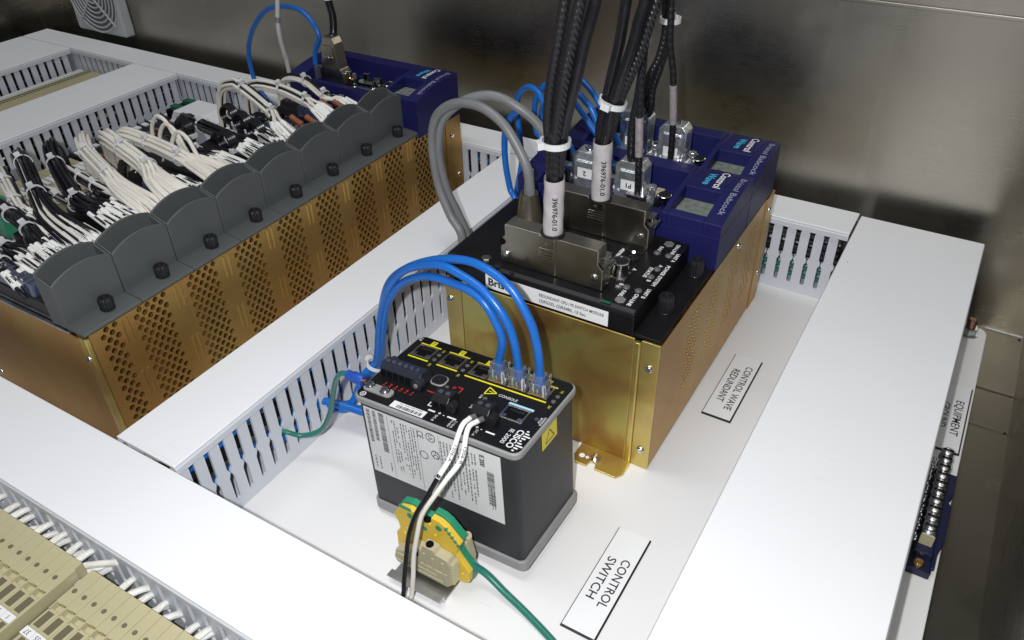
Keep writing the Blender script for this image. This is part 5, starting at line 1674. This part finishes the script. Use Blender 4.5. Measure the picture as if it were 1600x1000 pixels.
tp = MB().lathe((52, 752, 8.2), ZP, [(4.4, 0)] + [q for k in range(5) for q in ((4.5, 0.6 + 1.6 * k), (3.9, 1.4 + 1.6 * k))] + [(3.2, 9.4)], 14).obj('thread', 'rust', bt)

# ------------------------------------------------------------------ beige terminal strip, near left corner
TZ, TP = 68.0, 9.21


def term(label, group):
    t = thing('terminal_block', label, 'terminal block', (0, 0, 0), group)
    w = TP - 0.3
    b = MB()
    b.box(0, w, 101.5, 126.5, 4, TZ)
    b.box(0, w, 97, 101.5, 4, TZ - 3.5)
    b.box(0, w, 82.9, 97, 4, TZ - 1.2)
    b.box(0, w, 38, 82.9, 4, TZ - 1.9)
    b.obj('body', 'beige', t, bevel=0.3)
    MB().box(0.9, 1.8, 95.8, 102.6, TZ - 3, TZ + 0.35).box(1.82, 5.2, 100.9, 101.9, TZ - 3, TZ + 0.33).obj('moulded_step', 'beige', t)
    MB().cyl((w * 0.46, 111, TZ - 0.1), ZP, 1.65, 0.25, 14).obj('test_hole', 'beige_dark', t)
    MB().box(1.7, 7.0, 84.6, 95, TZ - 1.3, TZ - 1.05).obj('wire_pocket', 'beige_dark', t)
    MB().box(2.6, 6.4, 63, 76.8, TZ - 2.0, TZ - 1.75).obj('wire_pocket', 'beige_dark', t)
    MB().cyl((w * 0.46, 58, TZ - 2), ZP, 2.5, 0.3, 14).obj('screw_hole', 'beige_dark', t)
    return t


def marker(t, x, s):
    m_ = MB().box(x + 0.1, x + TP - 0.4, 77.2, 82.6, TZ - 1.95, TZ - 0.2).obj('marker_tag', 'label', t, bevel=0.2)
    text(s, 3.0, (x + 4.4, 79.9, TZ - 0.2), XN, YN, 'ink', m_)


ORD = ['first', 'second', 'third', 'fourth', 'fifth', 'sixth', 'seventh', 'eighth', 'ninth', 'tenth', 'eleventh', 'twelfth', 'thirteenth', 'fourteenth', 'fifteenth']
blocks = []
for gi, (x0, n, step) in enumerate(((-389.4, 14, TP), (-399.4 - TP, 11, -TP))):
    for k in range(n):
        x = x0 + step * k
        lab = '%s beige terminal block to the %s of the gap in the near strip' % (ORD[k], 'right' if gi == 0 else 'left')
        grp = 'terminal blocks right of the gap' if gi == 0 else 'terminal blocks left of the gap'
        if not blocks:
            t = term(lab, grp)
            t.location = (x * S, 0, 0)
        else:
            t = copy_tree(blocks[0][0], (x, 0, 0), lab)
            t['group'] = grp
        ORG[t.name] = (x, 0, 0)
        blocks.append((t, x, str(37 - 2 * k) if gi == 0 else str(2 * k + 1)))
for t, x, s in blocks:
    marker(t, x, s)
ep = thing('end_plate', 'thin darker beige partition standing in the gap of the near terminal strip', 'partition plate', (-394, 90, 0))
MB().box(-399.0, -397.8, 38, 121, 4, TZ + 0.5).obj('plate', 'beige', ep, bevel=0.2)
MB().box(-396.6, -390.6, 38, 118, 4, TZ - 7).obj('clamp_body', 'beige_dark', ep, bevel=0.4)
MB().box(-396.8, -393.7, 115, 120, TZ - 6.9, TZ - 5).obj('clip', 'chrome', ep, bevel=0.4)
rnd = random.Random(3)
for k in range(38):
    xs = -636.8 + 6.8 + PITCH * (5 + k * 0.58)
    xs = -636.8 + 6.8 + PITCH * round((xs + 630) / PITCH)
    if xs > -268:
        break
    sx = xs + rnd.uniform(-1.2, 1.2)
    t = thing('jumper_wire', 'short white wire from a slot of the near duct to a beige terminal', 'wire', (sx, 139, 40), 'short white wires between the near duct and the terminals')
    dz = rnd.uniform(-9, 6)
    dx = rnd.uniform(-7, 4)
    if abs(sx + 388) < 8:
        pts = [(sx + 1, 152, 58), (sx, 141, 62), (sx - 12, 132, 62), (sx - 25, 126, 58), (sx - 30, 122, 54)]
    else:
        pts = [(sx + 1, 156, 46 + dz), (sx, 143, 52 + dz), (sx + dx * .6, 132, 57 + dz * .7), (sx + dx, 121, 58 + dz * .2)]
    MB().tube(pts, 1.7, 9, 4).obj('insulation', 'white_wire', t, smooth=True)
    MB().tube([tuple(Vector(pts[1]).lerp(Vector(pts[2]), -.05)), tuple(Vector(pts[1]).lerp(Vector(pts[2]), .6)), tuple(Vector(pts[2]).lerp(Vector(pts[3]), .55))], 2.2, 9, 4).obj('marker_sleeve', 'sleeve', t, smooth=True)

# ------------------------------------------------------------------ far left: terminals between the ducts, marker strip, relay box
proto = None
for k in range(34):
    y = 545 + 5.6 * k
    if proto is None:
        t = proto = thing('terminal_block', 'slim beige terminal block in the far row between the two left ducts', 'terminal block', (-1200, y, 0), 'slim terminal blocks of the far row')
        MB().prism([(-1262, 4), (-1160, 4), (-1160, 40), (-1190, 52), (-1243, 52), (-1252, 46), (-1262, 46)], 'y', y + 0.2, y + 5.3).obj('body', 'beige', t, bevel=0.2)
        MB().box(-1241, -1228, y + 1.2, y + 4.2, 51.8, 52.3).obj('wire_pocket', 'beige_dark', t)
        MB().box(-1262, -1251, y + 0.3, y + 5.2, 46, 50.5).obj('marker_tag', 'label_grey', t)
    else:
        copy_tree(proto, (-1200, y, 0))
proto = None
for k in range(14):
    y = 533 + 13.2 * k
    lab = 'black fuse terminal with white tag in the row beside the left duct'
    if proto is None:
        t = proto = thing('fuse_terminal', lab, 'fuse terminal', (-985, y, 0), 'black fuse terminals beside the left duct')
        MB().prism([(-1018, 4), (-930, 4), (-930, 30), (-950, 40), (-1004, 44), (-1018, 34)], 'y', y + 0.3, y + 12.8).obj('body', 'black', t, bevel=0.4)
        MB().box(-1000, -990, y + 3, y + 10, 42.5, 45).obj('tag', 'label', t, bevel=0.3)
        MB().box(-975, -960, y + 4, y + 9, 40.5, 42.5).obj('lever', 'brown', t, bevel=0.3)
    else:
        copy_tree(proto, (-985, y, 0))
proto = None
for k in range(14):
    y = 418 + 8.0 * k
    if proto is None:
        t = proto = thing('terminal_block', 'beige terminal block left of the black wire loops, by the left duct', 'terminal block', (-985, y, 0), 'beige terminal blocks by the left duct')
        MB().prism([(-1016, 4), (-930, 4), (-930, 28), (-950, 38), (-1000, 40), (-1016, 30)], 'y', y + 0.2, y + 7.8).obj('body', 'beige', t, bevel=0.3)
        MB().box(-975, -955, y + 1, y + 7, 38.3, 41).obj('tag', 'label', t, bevel=0.3)
    else:
        copy_tree(proto, (-985, y, 0))
t = thing('relay_box', 'pale grey box with two green connectors in the far corner by the ducts', 'relay', (-945, 700, 0))
MB().box(-978, -905, 672, 726, 2, 44).obj('case', 'duct', t, bevel=1.5)
MB().prism([(-978, 44), (-905, 44), (-915, 58), (-968, 58)], 'y', 676, 722).obj('raised_lid', 'cover', t, bevel=1.0)
MB().box(-990, -979, 680, 722, 40, 54).obj('socket_rail', 'dark', t)
for y in (684, 706):
    MB().box(-984, -968, y, y + 10, 50, 60).obj('connector', 'green_pcb', t, bevel=0.6)
gtm = thing('earth_terminal', 'green terminal at the left picture edge behind the black wires', 'terminal block', (-960, 392, 0))
MB().prism([(-985, 4), (-945, 4), (-944, 40), (-950, 52), (-975, 52), (-984, 36)], 'y', 396, 412).obj('body', 'green', gtm, bevel=0.6)
MB().box(-968, -956, 398, 410, 52, 57).obj('bridge', 'cover', gtm, bevel=0.5)

# ------------------------------------------------------------------ fan grille on the far wall
fg = thing('fan_grille', 'square grey fan grille with round rings high on the far steel wall', 'fan grille', (-1262, 815, 90))
MB().box(-1326, -1206, 796, 814.8, 90, 210).obj('frame', 'fan_grey', fg, bevel=3)
for k in range(7):
    r = 12 + 7.6 * k
    pts = [(-1266 + r * math.cos(2 * math.pi * i / 36), 795.5, 150 + r * math.sin(2 * math.pi * i / 36)) for i in range(37)]
    MB().tube(pts, 1.6, 6, straight=True).obj('ring', 'fan_grey', fg, smooth=True)
b = MB()
for a in (45, 135, 225, 315):
    c_, s_ = math.cos(math.radians(a)), math.sin(math.radians(a))
    MB().tube([(-1266 + 8 * c_, 794.6, 150 + 8 * s_), (-1266 + 62 * c_, 794.6, 150 + 62 * s_)], 1.8, 6, straight=True).obj('spoke', 'fan_grey', fg)
MB().cyl((-1266, 796, 150), YN, 55, 0.6, 40).obj('mesh_ground', 'grey', fg)
